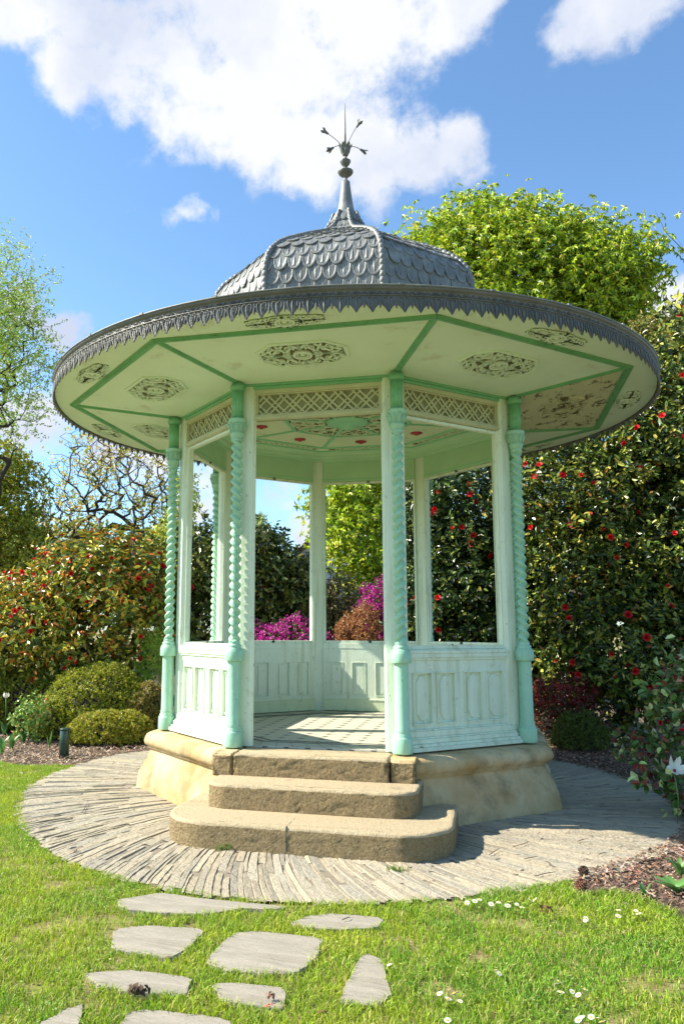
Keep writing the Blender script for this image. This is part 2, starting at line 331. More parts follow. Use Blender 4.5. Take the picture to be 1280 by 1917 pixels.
# stepping stones (outlines read off the photo and laid on the ground)
z5 = lambda L_: [(x*.5, 1400+y*.5) for x, y in L_]; z6 = lambda L_: [(560+x*.5625, 1600+y*.5625) for x, y in L_]
stones = [
 (z5([(430,575),(600,548),(760,570),(1075,600),(1040,612),(900,608),(780,630),(620,625),(470,610)]), 'long thin slate stone nearest the paved ring, left of centre'),
 (z5([(430,685),(560,670),(770,685),(720,745),(640,795),(415,760)]), 'grey slate stone left of the largest square stone'),
 (z5([(870,700),(960,692),(1210,720),(1190,790),(1120,850),(980,852),(850,838),(765,808)]), 'largest almost square slate stepping stone in the middle of the path'),
 (z5([(310,850),(480,840),(720,868),(700,935),(500,925),(370,900)]), 'slate stone with a dark brown withered flower lying on it'),
 (z5([(790,890),(870,888),(1070,905),(1065,990),(940,975),(830,960)]), 'slate stone with a tan dry seed head on its right end'),
 (z5([(480,995),(600,990),(860,1025),(900,1100),(420,1100)]), 'slate stone cut by the bottom edge, left of centre'),
 (z5([(320,965),(250,985),(160,1034),(60,1100),(280,1100)]), 'narrow slate stone in the bottom left corner of the path'),
 ([(540,1732),(575,1718),(620,1713),(722,1722),(705,1740),(640,1744),(600,1742)], 'low slate stone with a twig on it, right of the long thin stone'),
 (z6([(200,345),(230,338),(270,350),(310,470),(270,505),(130,500),(160,430)]), 'narrow upright slate stone alone on the right of the path'),
]
stone_polys = []
def smooth_poly(P, it=1):
    for _ in range(it):
        Q = []
        for i in range(len(P)):
            a, b = P[i], P[(i+1) % len(P)]; Q += [a*.89+b*.11, a*.11+b*.89]
        P = Q
    return P
for pl, lab in stones:
    P = smooth_poly([ground(x, y)[:2] for x, y in pl], 1)
    P = [q for i in range(len(P)) for q in (P[i], P[i]*.67+P[(i+1) % len(P)]*.33, P[i]*.33+P[(i+1) % len(P)]*.67)]; P = [p+rng.normal(0, .0045, 2) for p in P]; c = np.mean(P, 0)
    if sum((P[i][0]*P[(i+1) % len(P)][1]-P[(i+1) % len(P)][0]*P[i][1]) for i in range(len(P))) < 0: P = P[::-1]
    b = MB(); n_ = len(P); rings = [[(*(q-c), -.03) for q in P], [(*(q-c), .006) for q in P], [(*((q-c)*.985), .011) for q in P]]
    b.loft(rings); o = b.build('stepping_stone', MT['flag'], loc=(c[0], c[1], 0)); tag(o, lab, 'stepping stone', 'slate stepping stones in the lawn'); stone_polys.append(np.array(P))
def inpoly(x, y, P, grow=0.0):
    c = P.mean(0); Q = c+(P-c)*(1+grow); ins = np.zeros(len(x), bool); j = len(Q)-1
    for i in range(len(Q)):
        xi, yi = Q[i]; xj, yj = Q[j]
        cnd = ((yi > y) != (yj > y)) & (x < (xj-xi)*(y-yi)/(yj-yi+1e-12)+xi); ins ^= cnd; j = i
    return ins

# radial slate paving: hundreds of narrow stones on edge round the plinth
def paving():
    V = []; F = []; C_ = []; nv = 0
    rads = [1.55, 2.25, 2.85, 3.43]
    for b_ in range(3):
        ra, rb = rads[b_], rads[b_+1]; cnt = int(2*math.pi*(ra+rb)/2/0.050); th = 2*math.pi*(np.arange(cnt+1)+rng.uniform(-.33, .33, cnt+1))/cnt; th[-1] = th[0]+2*math.pi
        ja = ra+rng.uniform(-.14, .14, cnt); jb = np.roll(ja, 0)
        for i in range(cnt):
            t0, t1 = th[i], th[i+1]; r0 = ra; r1 = rb+0.25*math.sin((th[i]*1.0)*97+b_) if b_ < 2 else PRf((t0+.1+math.pi) % (2*math.pi)-math.pi)+rng.uniform(-.05, .03)
            r0 = ra-.02+rng.uniform(0, .04) if b_ == 0 else ra+0.25*math.sin(t0*97+b_-1)+.004
            hh = rng.uniform(.006, .0105); tilt = rng.uniform(-.0035, .0035); m_ = 7
            ed0 = rng.normal(0, .0025, m_); ed1 = rng.normal(0, .0025, m_); zz = hh+rng.normal(0, .0015, m_)
            gap = .0012
            for q in range(m_):
                r_ = r0+(r1-r0)*q/(m_-1); en = .004 if q in (0, m_-1) else 0
                skew = .10*(r_-2.5)
                for tt, dz, dd in ((t0+(gap+ed0[q])/r_, -.010, 0), (t0+(gap+.0035+ed0[q])/r_, tilt, 0), (t1-(gap+.0035+ed1[q])/r_, -tilt, 0), (t1-(gap+ed1[q])/r_, -.010, 0)):
                    z_ = zz[q]+dz-en
                    V.append((PC[0]+r_*math.cos(tt+skew), PC[1]+r_*math.sin(tt+skew), z_))
            for q in range(m_-1):
                for j in range(3):
                    F.append((nv+q*4+j, nv+q*4+j+1, nv+(q+1)*4+j+1, nv+(q+1)*4+j))
            base_ = np.array([[.385, .33, .235], [.36, .315, .23], [.395, .335, .23], [.335, .30, .23]][rng.integers(4)])*rng.uniform(.88, 1.1)
            C_ += [base_]*(3*(m_-1)); nv += 4*m_
    return npmesh('paving', V, [f[::-1] for f in F], MT['slate'], cols=np.array(C_))
tag(paving(), kind='structure')
b = MB(); b.prism([(PC[0]+(PRf(a)-.03)*math.cos(a), PC[1]+(PRf(a)-.03)*math.sin(a)) for a in np.linspace(0, 2*math.pi, 96, endpoint=False)], -.010, .0015); tag(b.build('paving_bed', mat('joint_sand', (.24, .20, .14), 1, .3, 30)), kind='structure')

def visible(P, m=30):
    d = P-CAM; z = d@fw; x = 527+1520*(d@r2)/z; y = 942.5-1520*(d@u2)/z
    return (z > .5) & (x > -m) & (x < 1280+m) & (y < 1917+m) & (y > -m)
# lawn blades
def vnoise(x, y, s, seed):
    r_ = np.random.default_rng(seed); G = r_.uniform(0, 1, (64, 64)); X = x*s; Y = y*s; i = np.floor(X).astype(int); j = np.floor(Y).astype(int); fx = X-i; fy = Y-j; fx = fx*fx*(3-2*fx); fy = fy*fy*(3-2*fy)
    g_ = lambda a, b_: G[a % 64, b_ % 64]
    return (g_(i, j)*(1-fx)+g_(i+1, j)*fx)*(1-fy)+(g_(i, j+1)*(1-fx)+g_(i+1, j+1)*fx)*fy
def lawn():
    n = 1150000; x = rng.uniform(-9, 6.5, n); y = -7.2+7.7*rng.uniform(0, 1, n)**1.15
    vis = visible(np.stack([x, y, np.zeros(n)], 1), 420)
    far = np.hypot(x-PC[0], y-PC[1]); edge = PRf(np.arctan2(y-PC[1], x-PC[0]))-.03+.07*(vnoise(x, y, 4, 9)-.5)+.05*(vnoise(x, y, 14, 19)-.5)
    keep = vis & (far > edge) & ~in_bed(x, y)
    for P in stone_polys: keep &= ~inpoly(x+.018*(vnoise(x, y, 16, 31)-.5), y+.03*(vnoise(x, y, 22, 32)-.5), P, -.05)
    thin = vnoise(x, y, 3.2, 3)*.6+vnoise(x, y, 9, 4)*.4
    patch = vnoise(x, y, 5.5, 41)*.5+vnoise(x, y, 13, 42)*.5; keep &= rng.uniform(0, 1, n) < np.clip((thin-.16)*3.6, .15, 1)*np.clip((patch-.16)*7, .06, 1)
    x, y, thin = x[keep], y[keep], thin[keep]; n = len(x)
    a = rng.uniform(0, 2*math.pi, n); h = rng.uniform(.010, .030, n)*(.65+.8*vnoise(x, y, 2.0, 5)+.3*(x > .3)*vnoise(x, y, 1.2, 8)); wd = rng.uniform(.0016, .0032, n)
    lean = rng.uniform(.4, 1.7, n)*h; la = a+rng.normal(0, 1, n)
    dx, dy = np.cos(a)*wd, np.sin(a)*wd; lx, ly = np.cos(la)*lean, np.sin(la)*lean
    V = np.empty((n, 5, 3)); z0 = -.012
    V[:, 0] = np.stack([x-dx, y-dy, np.full(n, z0)], 1); V[:, 1] = np.stack([x+dx, y+dy, np.full(n, z0)], 1)
    V[:, 2] = np.stack([x+dx*.8+lx*.35, y+dy*.8+ly*.35, h*.62], 1); V[:, 3] = np.stack([x-dx*.8+lx*.35, y-dy*.8+ly*.35, h*.62], 1)
    V[:, 4] = np.stack([x+lx, y+ly, h], 1)
    i = np.arange(n)[:, None]*5; F = np.concatenate([i+[[0, 1, 2]], i+[[0, 2, 3]], i+[[3, 2, 4]]], 1).reshape(-1, 3)
    t = (vnoise(x, y, 1.6, 11)*.55+vnoise(x, y, 6, 12)*.45+rng.normal(0, .16, n))[:, None]; t = np.clip(t, 0, 1)
    c = np.array([.45, .52, .04])*(1-t)+np.array([.13, .33, .03])*t; c = np.where(rng.uniform(0, 1, (n, 1)) < .13, np.array([.50, .44, .16]), c)
    c = c*(1+.3*rng.uniform(-1, 1, (n, 1)))
    return npmesh('lawn_grass', V.reshape(-1, 3), F, MT['grass'], cols=np.repeat(c, 3, 0))
def clover():
    n = 60000; x = rng.uniform(-7, 5.5, n); y = rng.uniform(-7.2, .3, n); k = visible(np.stack([x, y, x*0], 1), 40) & (np.hypot(x-PC[0], y-PC[1]) > PRf(np.arctan2(y-PC[1], x-PC[0]))+.02) & ~in_bed(x, y) & (vnoise(x, y, 2.6, 51)*.6+vnoise(x, y, 8, 52)*.4 > .58)
    for P in stone_polys: k &= ~inpoly(x, y, P, .0)
    x, y = x[k], y[k]; n = len(x); a = rng.uniform(0, 6.28, n); p = np.stack([x, y, rng.uniform(.008, .024, n)], 1)
    V, F = leaves(p, np.stack([np.cos(a), np.sin(a), rng.uniform(-.1, .3, n)], 1), unit(rng.normal(0, .25, (n, 3))+[0, 0, 1]), rng.uniform(.010, .020, n), rng.uniform(.008, .014, n), .1, .1)
    c = palette(n, [(.30, .42, .10), (.20, .34, .06), (.44, .48, .16)], [3, 3, 1], .25)
    return npmesh('lawn_weeds', V, F, MT['grass'], cols=np.repeat(c, 2, 0))
tag(clover(), 'small clover and daisy leaves growing through the lawn', 'lawn weeds', kind='stuff')
tag(lawn(), 'short mown green lawn grass in front of the kiosk', 'grass', kind='stuff')

# bark mulch in the beds
def mulch(name, fn, x0, x1, y0, y1, n, cols, lab):
    x = rng.uniform(x0, x1, n); y = rng.uniform(y0, y1, n); k = fn(x, y) & visible(np.stack([x, y, x*0], 1), 40); x, y = x[k], y[k]; n = len(x)
    a = rng.uniform(0, 2*math.pi, n); ln = rng.uniform(.012, .045, n); wd = rng.uniform(.004, .014, n); t = rng.uniform(-.5, .5, n)
    p = np.stack([x, y, rng.uniform(-.005, .022, n)+.018*vnoise(x, y, 4, 2)], 1); d = np.stack([np.cos(a), np.sin(a), t], 1); u = unit(rng.normal(0, .5, (n, 3))+[0, 0, 1])
    s_ = unit(np.cross(d, u)); V = np.stack([p-s_*wd[:, None]/2, p+d*ln[:, None]-s_*wd[:, None]*.3, p+d*ln[:, None]*1.05+s_*wd[:, None]*.35, p+s_*wd[:, None]/2], 1)
    return tag(npmesh(name, V.reshape(-1, 3), np.arange(n*4).reshape(-1, 4), MT['chips'], cols=palette(n, cols, [3, 3, 2, 1, 1], .35)), lab, 'mulch', kind='stuff')
chipc = [(.20, .12, .075), (.30, .20, .14), (.12, .07, .045), (.42, .33, .25), (.26, .10, .06)]
mulch('bark_mulch', in_bed_right, 1.9, 5, -3.9, 4, 70000, chipc, 'brown bark mulch and dead leaves right of the paved ring')
chipc = [(.34, .24, .16), (.44, .33, .24), (.16, .10, .06), (.56, .46, .35), (.30, .14, .08)]
mulch('bark_mulch', lambda x, y: in_bed_left(x, y) & (np.hypot(x-PC[0], y-PC[1]) > PRf(np.arctan2(y-PC[1], x-PC[0]))-.02), -8, -1, -.2, 6, 70000, chipc, 'pale brown bark mulch between lawn and clipped mounds')

# ------------------------------------------------------------------ the kiosk
K = empty('garden_kiosk', (0, 0, 0)); tag(K, 'octagonal mint and cream garden kiosk with wide round roof and scaled lead dome', 'kiosk')
VA = [R(-112.5+45*(k-1)) for k in range(8)]            # vertex angles, 1 and 2 flank the entrance
def octo(r_, n=8, off=R(-112.5)): return [(r_*math.cos(off+2*math.pi*i/n), r_*math.sin(off+2*math.pi*i/n)) for i in range(n)]
RZ = lambda k: R(-90+45*(k-1))-R(90)                    # rotation of side k (side 1 = entrance); local +y = outward
CO = math.cos(math.pi/8); HS = math.tan(math.pi/8)

# stone plinth: octagonal moulded ring
def plinth():
    prof = [(2.30, -.60), (2.275, -.44), (2.235, -.36), (2.19, -.285), (2.165, -.225), (2.16, -.205), (2.19, -.195), (2.19, -.175), (2.215, -.165), (2.235, -.13), (2.232, -.09), (2.21, -.055), (2.17, -.035), (2.12, -.028), (1.70, -.026)]
    b = MB(); m_ = 14; rings = []
    for r_, z in prof:
        ring = []
        P = octo(r_)
        for i in range(8):
            a, c = np.array(P[i]), np.array(P[(i+1) % 8])
            for j in range(m_):
                t = j/m_; q = a+(c-a)*t; nn = unit(q); ln = np.linalg.norm(c-a)
                # soft vertical rib where two stones meet
                d1 = abs(t*ln-.42); d2 = abs(t*ln-(ln-.42)); bump_ = .024*math.exp(-(min(d1, d2)/.05)**2) if (z < -.03 and z > -.6) else 0
                w_ = .008*math.sin(7*q[0]+11*z*3)*math.cos(5*q[1]-9*z)
                q = q+nn*(bump_+w_); ring.append((q[0], q[1], FL+z))
        rings.append(ring)
    b.loft(rings, sm=True, close=False)
    return b.build('stone_plinth', MT['stone'], K)
plinth()

# steps: three slabs with rounded corners
def slab(x0, x1, y0, y1, z0, z1, rc, name, mats, joint=None, rough=.0022):
    pts = []; 
    for cx, cy, a0 in ((x1-rc, y0+rc, -90), (x0+rc, y0+rc, 180)):
        pass
    seq = [(x1, y1)]
    m_ = max(2, int((y1-y0-rc)/.04)); seq += [(x1, y1-(y1-y0-rc)*i/m_) for i in range(1, m_)]
    seq += [(x1-rc+rc*math.cos(a), y0+rc+rc*math.sin(a)) for a in np.linspace(0, -math.pi/2, 12)]
    m_ = int((x1-x0-2*rc)/.035); seq += [(x1-rc-(x1-x0-2*rc)*i/m_, y0) for i in range(1, m_)]
    seq += [(x0+rc+rc*math.cos(a), y0+rc+rc*math.sin(a)) for a in np.linspace(-math.pi/2, -math.pi, 12)]
    m_ = max(2, int((y1-y0-rc)/.04)); seq += [(x0, y0+rc+(y1-y0-rc)*i/m_) for i in range(1, m_+1)]
    seq = seq[::-1]; S = np.array(seq); c = np.array([(x0+x1)/2, y1]); rings = []
    zs = [(0, .97), (.02, 1)]; h = z1-z0
    levels = [(z0, 0)]+[(z0+h*t, 0) for t in np.linspace(.08, .88, 9)]+[(z1-.02, .002), (z1-.008, .008), (z1-.001, .022), (z1, .04)]
    for z, ins in levels:
        ring = []
        for i, p in enumerate(S):
            d = unit(p-c); q = p-d*ins
            if 0 < ins < .01 or ins == 0: q = q+d*rng.normal(0, rough)*(z > z0)
            ring.append((q[0], q[1], FL+z+(rng.normal(0, .0025) if ins >= .002 else 0)))
        rings.append(ring)
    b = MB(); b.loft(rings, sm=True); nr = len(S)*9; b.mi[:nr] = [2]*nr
    if joint: b.box((joint-.0028, y0-.003, FL+z0), (joint+.0028, y0+.3, FL+z1+.0015), 1)
    return b.build(name, mats, K)
slab(-1.03, 1.22, -3.02, -1.9, -.62, -.40, .42, 'stone_step', [MT['granite'], MT['tiledark'], MT['riser_shade']], joint=.02)
slab(-.80, .94, -2.56, -1.9, -.41, -.205, .20, 'stone_step', [MT['granite'], MT['tiledark'], MT['riser_shade']])
slab(-.66, .68, -2.16, -1.75, -.215, -.02, .012, 'stone_step', [MT['granite'], MT['tiledark'], MT['riser_shade']], rough=.003)
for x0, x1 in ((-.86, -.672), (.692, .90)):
    slab(x0, x1, -2.15, -1.80, -.215, -.022, .03, 'cheek_stone', [MT['stone'], MT['tiledark'], MT['riser_shade']], rough=.003)

# floor
b = MB(); b.prism(octo(1.86), FL-.06, FL-.012); b.build('tiled_floor', MT['tiles'], K)
b = MB()
def ringband(b, ra, rb, z0, z1, mi=0):
    A, B_ = octo(ra), octo(rb)
    for i in range(8):
        j = (i+1) % 8
        b.add([(*A[i], z1), (*A[j], z1), (*B_[j], z1), (*B_[i], z1), (*A[i], z0), (*A[j], z0), (*B_[j], z0), (*B_[i], z0)], [(3, 2, 1, 0), (4, 5, 6, 7), (0, 1, 5, 4), (2, 3, 7, 6)], mi)
ringband(b, 1.58, 1.859, FL-.02, FL-.008, 1); ringband(b, 1.52, 1.56, FL-.02, FL-.008, 0); ringband(b, 1.42, 1.45, FL-.02, FL-.0085, 0)
for i in range(72):
    a = 2*math.pi*i/72; pa = (a-R(-112.5)) % (math.pi/4)-math.pi/8; q = CO/math.cos(pa)
    M_ = Matrix.Rotation(a+.5, 4, 'Z'); c = Vector((math.cos(a)*1.72*q, math.sin(a)*1.72*q, FL-.0075)); b.box((-.15, -.002, -.001), (.15, .002, .0008), 0, Matrix.Translation(c) @ M_)
b.build('floor_border', [MT['tiledark'], MT['tileplain']], K)

# columns (one built, copied)
def twist_fn(a_, d_, pitch, hand): 
    def f(a, ln):
        th = a-hand*2*math.pi*ln/pitch
        return d_*abs(math.cos(th))+math.sqrt(max(1e-6, a_*a_-(d_*math.sin(th))**2))
    return f
def make_column(hand):
    b = MB(); zs = np.arange(0, 1.905, .0075); b.tube([(0, 0, FL+.93+z) for z in zs], 1.0, n=26, twist=twist_fn(.0325, .0225, .165, hand)); col = b.build('column', MT['mint'], K)
    col['_hand'] = hand
    b = MB(); b.lathe([(.088, 0), (.090, .01), (.089, .125), (.084, .135), (.076, .14), (.078, .155), (.072, .165), (.068, .175), (.071, .185), (.064, .20), (.061, .76), (.061, .768)], 28, (0, 0, FL-.01)); b.build('pedestal', MT['mint'], col)
    b = MB(); b.lathe([(.05, .755), (.087, .757), (.089, .762), (.089, .84), (.085, .847), (.083, .852), (.078, .868), (.068, .876), (.066, .884), (.069, .892), (.064, .903), (.054, .91), (.053, .918), (.056, .925), (.048, .94), (.03, .95)], 28, (0, 0, FL)); b.build('collar', MT['mint'], col)
    b = MB(); b.lathe([(.03, 2.82), (.048, 2.825), (.056, 2.835), (.057, 2.85), (.050, 2.857), (.062, 2.862), (.064, 2.885), (.070, 2.895), (.071, 2.905), (.064, 2.91), (.066, 2.93), (.074, 2.97), (.084, 3.005), (.082, 3.008), (.089, 3.012), (.090, 3.03), (.086, 3.045), (.06, 3.05)], 28, (0, 0, FL))
    for i in range(10):                                   # acanthus leaves
        a = 2*math.pi*i/10; ca, sa = math.cos(a), math.sin(a); pts = []
        for t in np.linspace(0, 1, 7):
            r_ = .066+.022*t*t+.004; pts.append((r_*ca, r_*sa, FL+2.918+.078*t))
        b.tube(pts+[((.098)*ca, (.098)*sa, FL+2.985)], [.004, .007, .009, .010, .010, .008, .007, .005], 5)
        a += math.pi/10; pts = [((.068+.016*t*t)*math.cos(a), (.068+.016*t*t)*math.sin(a), FL+2.915+.09*t) for t in np.linspace(0, 1, 6)]; b.tube(pts, [.003, .005, .006, .006, .005, .004], 5)
    b.build('capital', MT['mint'], col)
    b = MB(); b.lathe([(.058, 3.045), (.058, 3.33)], 48, (0, 0, FL), flute=12, fa=.12); b.lathe([(.055, 3.325), (.064, 3.33), (.074, 3.345), (.076, 3.37), (.070, 3.376), (.06, 3.40)], 28, (0, 0, FL)); b.build('fluted_block', MT['trim'], col)
    return col
cA, cB = make_column(1), make_column(-1)
used = set()
for k in range(8):
    src = cA if k % 2 == 0 else cB
    o = src if src.name not in used else copy_tree(src, K)
    used.add(src.name); o.location = (2.0*math.cos(VA[k]), 2.0*math.sin(VA[k]), 0); o.rotation_euler = (0, 0, VA[k])
# posts behind the columns
pp = None
for k in range(8):
    if pp is None:
        b = MB()
        # pentagonal corner post: outside faces follow the two sides
        ro, ri, h = 1.905, 1.815, .092
        def onside(r_, s, sg): a = math.pi/8; return (r_*1-s*math.sin(a), sg*s*math.cos(a))
        b.prism([(ri-.005, -.082), (1.875-.035, -.108), (1.92-.035, -.100), (ro+.02, 0), (1.92-.035, .100), (1.875-.035, .108), (ri-.005, .082)], FL-.012, FL+3.42)
        pp = b.build('corner_post', MT['white'], K, bevel=.004); o = pp
    else: o = pp.copy(); COL.objects.link(o)
    o.rotation_euler = (0, 0, VA[k])
AP = 1.86*CO                                             # apothem of the wall plane, 1.718
HW = 1.86*math.sin(math.pi/8)-.092                       # clear half width between posts
# wall panels below the openings
def make_panel():
    b = MB(); y0, y1 = AP-.02, AP+.006
    b.box((-HW-.01, y0, FL), (HW+.01, y1, FL+.80))
    # outside: stiles and rails proud of the board
    ps = [(-.552, -.345), (-.272, -.065), (.065, .272), (.345, .552)]
    yo = AP+.030; W_ = HW+.012
    b.box((-W_, y1-.002, FL+.655), (W_, yo, FL+.80)); b.box((-W_, y1-.002, FL+.02), (W_, yo, FL+.215))
    edges = [-W_]+[e for p in ps for e in p]+[W_]
    for i in range(0, len(edges), 2): b.box((edges[i], y1-.001, FL+.215), (edges[i+1], yo, FL+.655))
    b.box((-.004, yo-.001, FL+.22), (.004, yo+.003, FL+.70))
    for a, c in ps:
        b.frame(a-.012, c+.012, FL+.203, FL+.667, .012, yo-.001, yo+.012)
        cx = (a+c)/2; w2 = .066
        oc = [(cx-w2, FL+.30), (cx-.02, FL+.235), (cx+.02, FL+.235), (cx+w2, FL+.30), (cx+w2, FL+.575), (cx+.02, FL+.638), (cx-.02, FL+.638), (cx-w2, FL+.575)]
        for sc, ya, yb in ((1.0, y1-.001, y1+.018), ):
            vs = [(x, ya, z) for x, z in oc]+[(cx+(x-cx)*.78, yb, FL+.436+(z-FL-.436)*.96) for x, z in oc]
            b.add(vs, [tuple(range(8, 16))[::-1]]+[(i, 8+i, 8+(i+1) % 8, (i+1) % 8) for i in range(8)])
        for sx in (a+.026, c-.026):
            for sz in (FL+.242, FL+.63):
                i0 = len(b.v); b.lathe([(.015, 0), (.014, .006), (.009, .011), (.002, .013)], 10)
                b.xform(Matrix.Translation((sx, y1, sz)) @ Matrix.Rotation(-math.pi/2, 4, 'X'), i0)
    # inside: rectangular fielded panels
    yi = y0-.016
    pin = [(-.54, -.37), (-.24, -.07), (.07, .24), (.37, .54)]
    b.box((-W_, yi, FL+.62), (W_, y0+.001, FL+.80)); b.box((-W_, yi, FL+.0), (W_, y0+.001, FL+.20))
    edges = [-W_]+[e for p in pin for e in p]+[W_]
    for i in range(0, len(edges), 2): b.box((edges[i], yi, FL+.20), (edges[i+1], y0+.001, FL+.62))
    for a, c in pin: b.frame(a-.008, c+.008, FL+.192, FL+.628, .01, yi-.005, yi+.001); b.box((a+.025, y0-.010, FL+.225), (c-.025, y0+.002, FL+.595))
    p = b.build('railing_panel', MT['white'], K, bevel=.0025)
    b = MB(); b.box((-W_, yo-.001, FL+.795), (W_, yo+.028, FL+.835)); b.box((-W_, yo-.001, FL+.772), (W_, yo+.016, FL+.796)); b.box((-W_, y0-.02, FL+.80), (W_, yo+.012, FL+.872)); b.box((-W_, yo+.010, FL+.835), (W_, yo+.034, FL+.862))
    b.build('top_rail', MT['white'], p, bevel=.004)
    b = MB(); X = HW+.03
    for z0, z1, e in ((.0, .035, .115), (.035, .062, .095), (.062, .10, .072), (.10, .115, .055), (.115, .165, .040), (.165, .178, .028)):
        b.box((-X-e*.3, yo-.002, FL-.012+z0), (X+e*.3, yo+e, FL-.012+z1))
    b.build('outer_skirting', MT['white'], p, bevel=.004)
    b = MB(); b.box((-W_+.003, yi-.018, FL), (W_-.003, yi+.001, FL+.135)); b.box((-W_+.003, yi-.024, FL+.135), (W_-.003, yi+.001, FL+.15)); b.build('inner_skirting', MT['creamin'], p, bevel=.003)
    return p
P0 = None
for k in range(8):
    if k == 1: continue
    if P0 is None: P0 = make_panel(); o = P0
    else: o = copy_tree(P0, K)
    o.rotation_euler = (0, 0, RZ(k))
# window frames, latches
def make_frame():
    b = MB(); W_ = HW+.004
    for x in (-1, 1):
        b.box((min(x*W_, x*(W_-.028)), AP-.035, FL+.874), (max(x*W_, x*(W_-.028)), AP+.02, FL+3.05)); b.box((min(x*W_, x*(W_-.012)), AP-.05, FL+.874), (max(x*W_, x*(W_-.012)), AP-.034, FL+3.05))
    b.box((-W_+.028, AP-.035, FL+.873), (W_-.028, AP+.02, FL+.905)); b.box((-W_+.028, AP-.035, FL+3.02), (W_-.028, AP+.02, FL+3.049))
    f = b.build('window_frame', MT['white'], K, bevel=.003)
    b = MB(); b.box((-.018, AP-.041, FL+.878), (.018, AP-.034, FL+.902)); b.box((-.006, AP-.049, FL+.884), (.006, AP-.040, FL+.915)); b.build('latch', MT['iron'], f)
    b = MB(); b.tube([(-.012, AP-.040, FL+3.035), (-.010, AP-.047, FL+3.045), (0, AP-.052, FL+3.052), (.010, AP-.047, FL+3.045), (.012, AP-.040, FL+3.035)], .004, 5); b.box((-.02, AP-.042, FL+3.026), (.02, AP-.034, FL+3.036)); b.build('latch', MT['iron'], f)
    for z in (1.1, 1.95, 2.85):
        pass
    return f
F0 = None
for k in range(8):
    if k == 1: continue
    if F0 is None: F0 = make_frame(); o = F0
    else: o = copy_tree(F0, K)
    o.rotation_euler = (0, 0, RZ(k))
# frieze with lattice above each opening
def make_frieze():
    b = MB(); W_ = HW+.006
    b.box((-W_, AP-.03, FL+3.051), (W_, AP-.002, FL+3.405), 1); b.box((-W_, AP-.034, FL+3.052), (W_, AP-.0295, FL+3.40), 2)
    b.box((-W_, AP-.003, FL+3.051), (W_, AP+.045, FL+3.095)); b.box((-W_, AP+.044, FL+3.058), (W_, AP+.054, FL+3.082))
    b.box((-W_, AP-.003, FL+3.315), (W_, AP+.045, FL+3.385))
    for x in (-1, 1): b.box((min(x*W_, x*(W_-.025)), AP-.003, FL+3.095), (max(x*W_, x*(W_-.025)), AP+.045, FL+3.315))
    b.frame(-W_+.025, W_-.025, FL+3.095, FL+3.315, .014, AP-.003, AP+.034)
    f = b.build('frieze', [MT['creamold'], MT['board'], MT['mintin']], K, bevel=.002)
    b = MB(); z0, z1 = 3.109, 3.301; h = z1-z0; X0, X1 = -W_+.04, W_-.04; p = .1175; wd = .013
    nn = 12
    p = (X1-X0)/6.6; wd = .017
    for sg in (1, -1):
        for i in range(-3, 11):
            for off in (0, .34*p):
                xa = X0+i*p+off; xb = xa+sg*h*1.0
                # clip to the panel
                t0, t1 = 0.0, 1.0
                dx = xb-xa
                for lim, s_ in ((X0, 1), (X1, -1)):
                    # s_*(x-lim)>=0
                    fa, fb = s_*(xa-lim), s_*(xb-lim)
                    if fa < 0 and fb < 0: t0, t1 = 1, 0; break
                    if fa < 0: t0 = max(t0, fa/(fa-fb))
                    if fb < 0: t1 = min(t1, fa/(fa-fb))
                if t1-t0 < .08: continue
                a = np.array([xa+dx*t0, z0+h*t0]); c = np.array([xa+dx*t1, z0+h*t1]); ln = np.linalg.norm(c-a); an = math.atan2(c[1]-a[1], c[0]-a[0])
                M_ = Matrix.Translation((a[0], AP+.010+(.0065 if sg > 0 else 0), FL+a[1])) @ Matrix.Rotation(-an, 4, 'Y')
                b.box((0, -.013, -wd/2), (ln, .0, wd/2), 0, M_)
    # connecting staves behind to give depth
    b.build('lattice', MT['creamold'], f)
    b = MB(); W2 = HW+.12; b.box((-W2, AP-.001, FL+3.386), (W2, AP+.075, FL+3.41)); b.box((-W2, AP+.0, FL+3.355), (W2, AP+.060, FL+3.387)); b.build('cornice_moulding', MT['trim'], f, bevel=.005)
    b = MB(); b.box((-W_, AP-.045, FL+3.33), (W_, AP-.033, FL+3.352)); b.box((-W_, AP-.04, FL+3.352), (W_, AP-.033, FL+3.37)); b.box((-W_, AP-.040, FL+3.078), (W_, AP-.033, FL+3.09)); b.build('inner_moulding', MT['trimin'], f)
    return f
Z0 = None
for k in range(8):
    if Z0 is None: Z0 = make_frieze(); o = Z0
    else: o = copy_tree(Z0, K)
    o.rotation_euler = (0, 0, RZ(k))

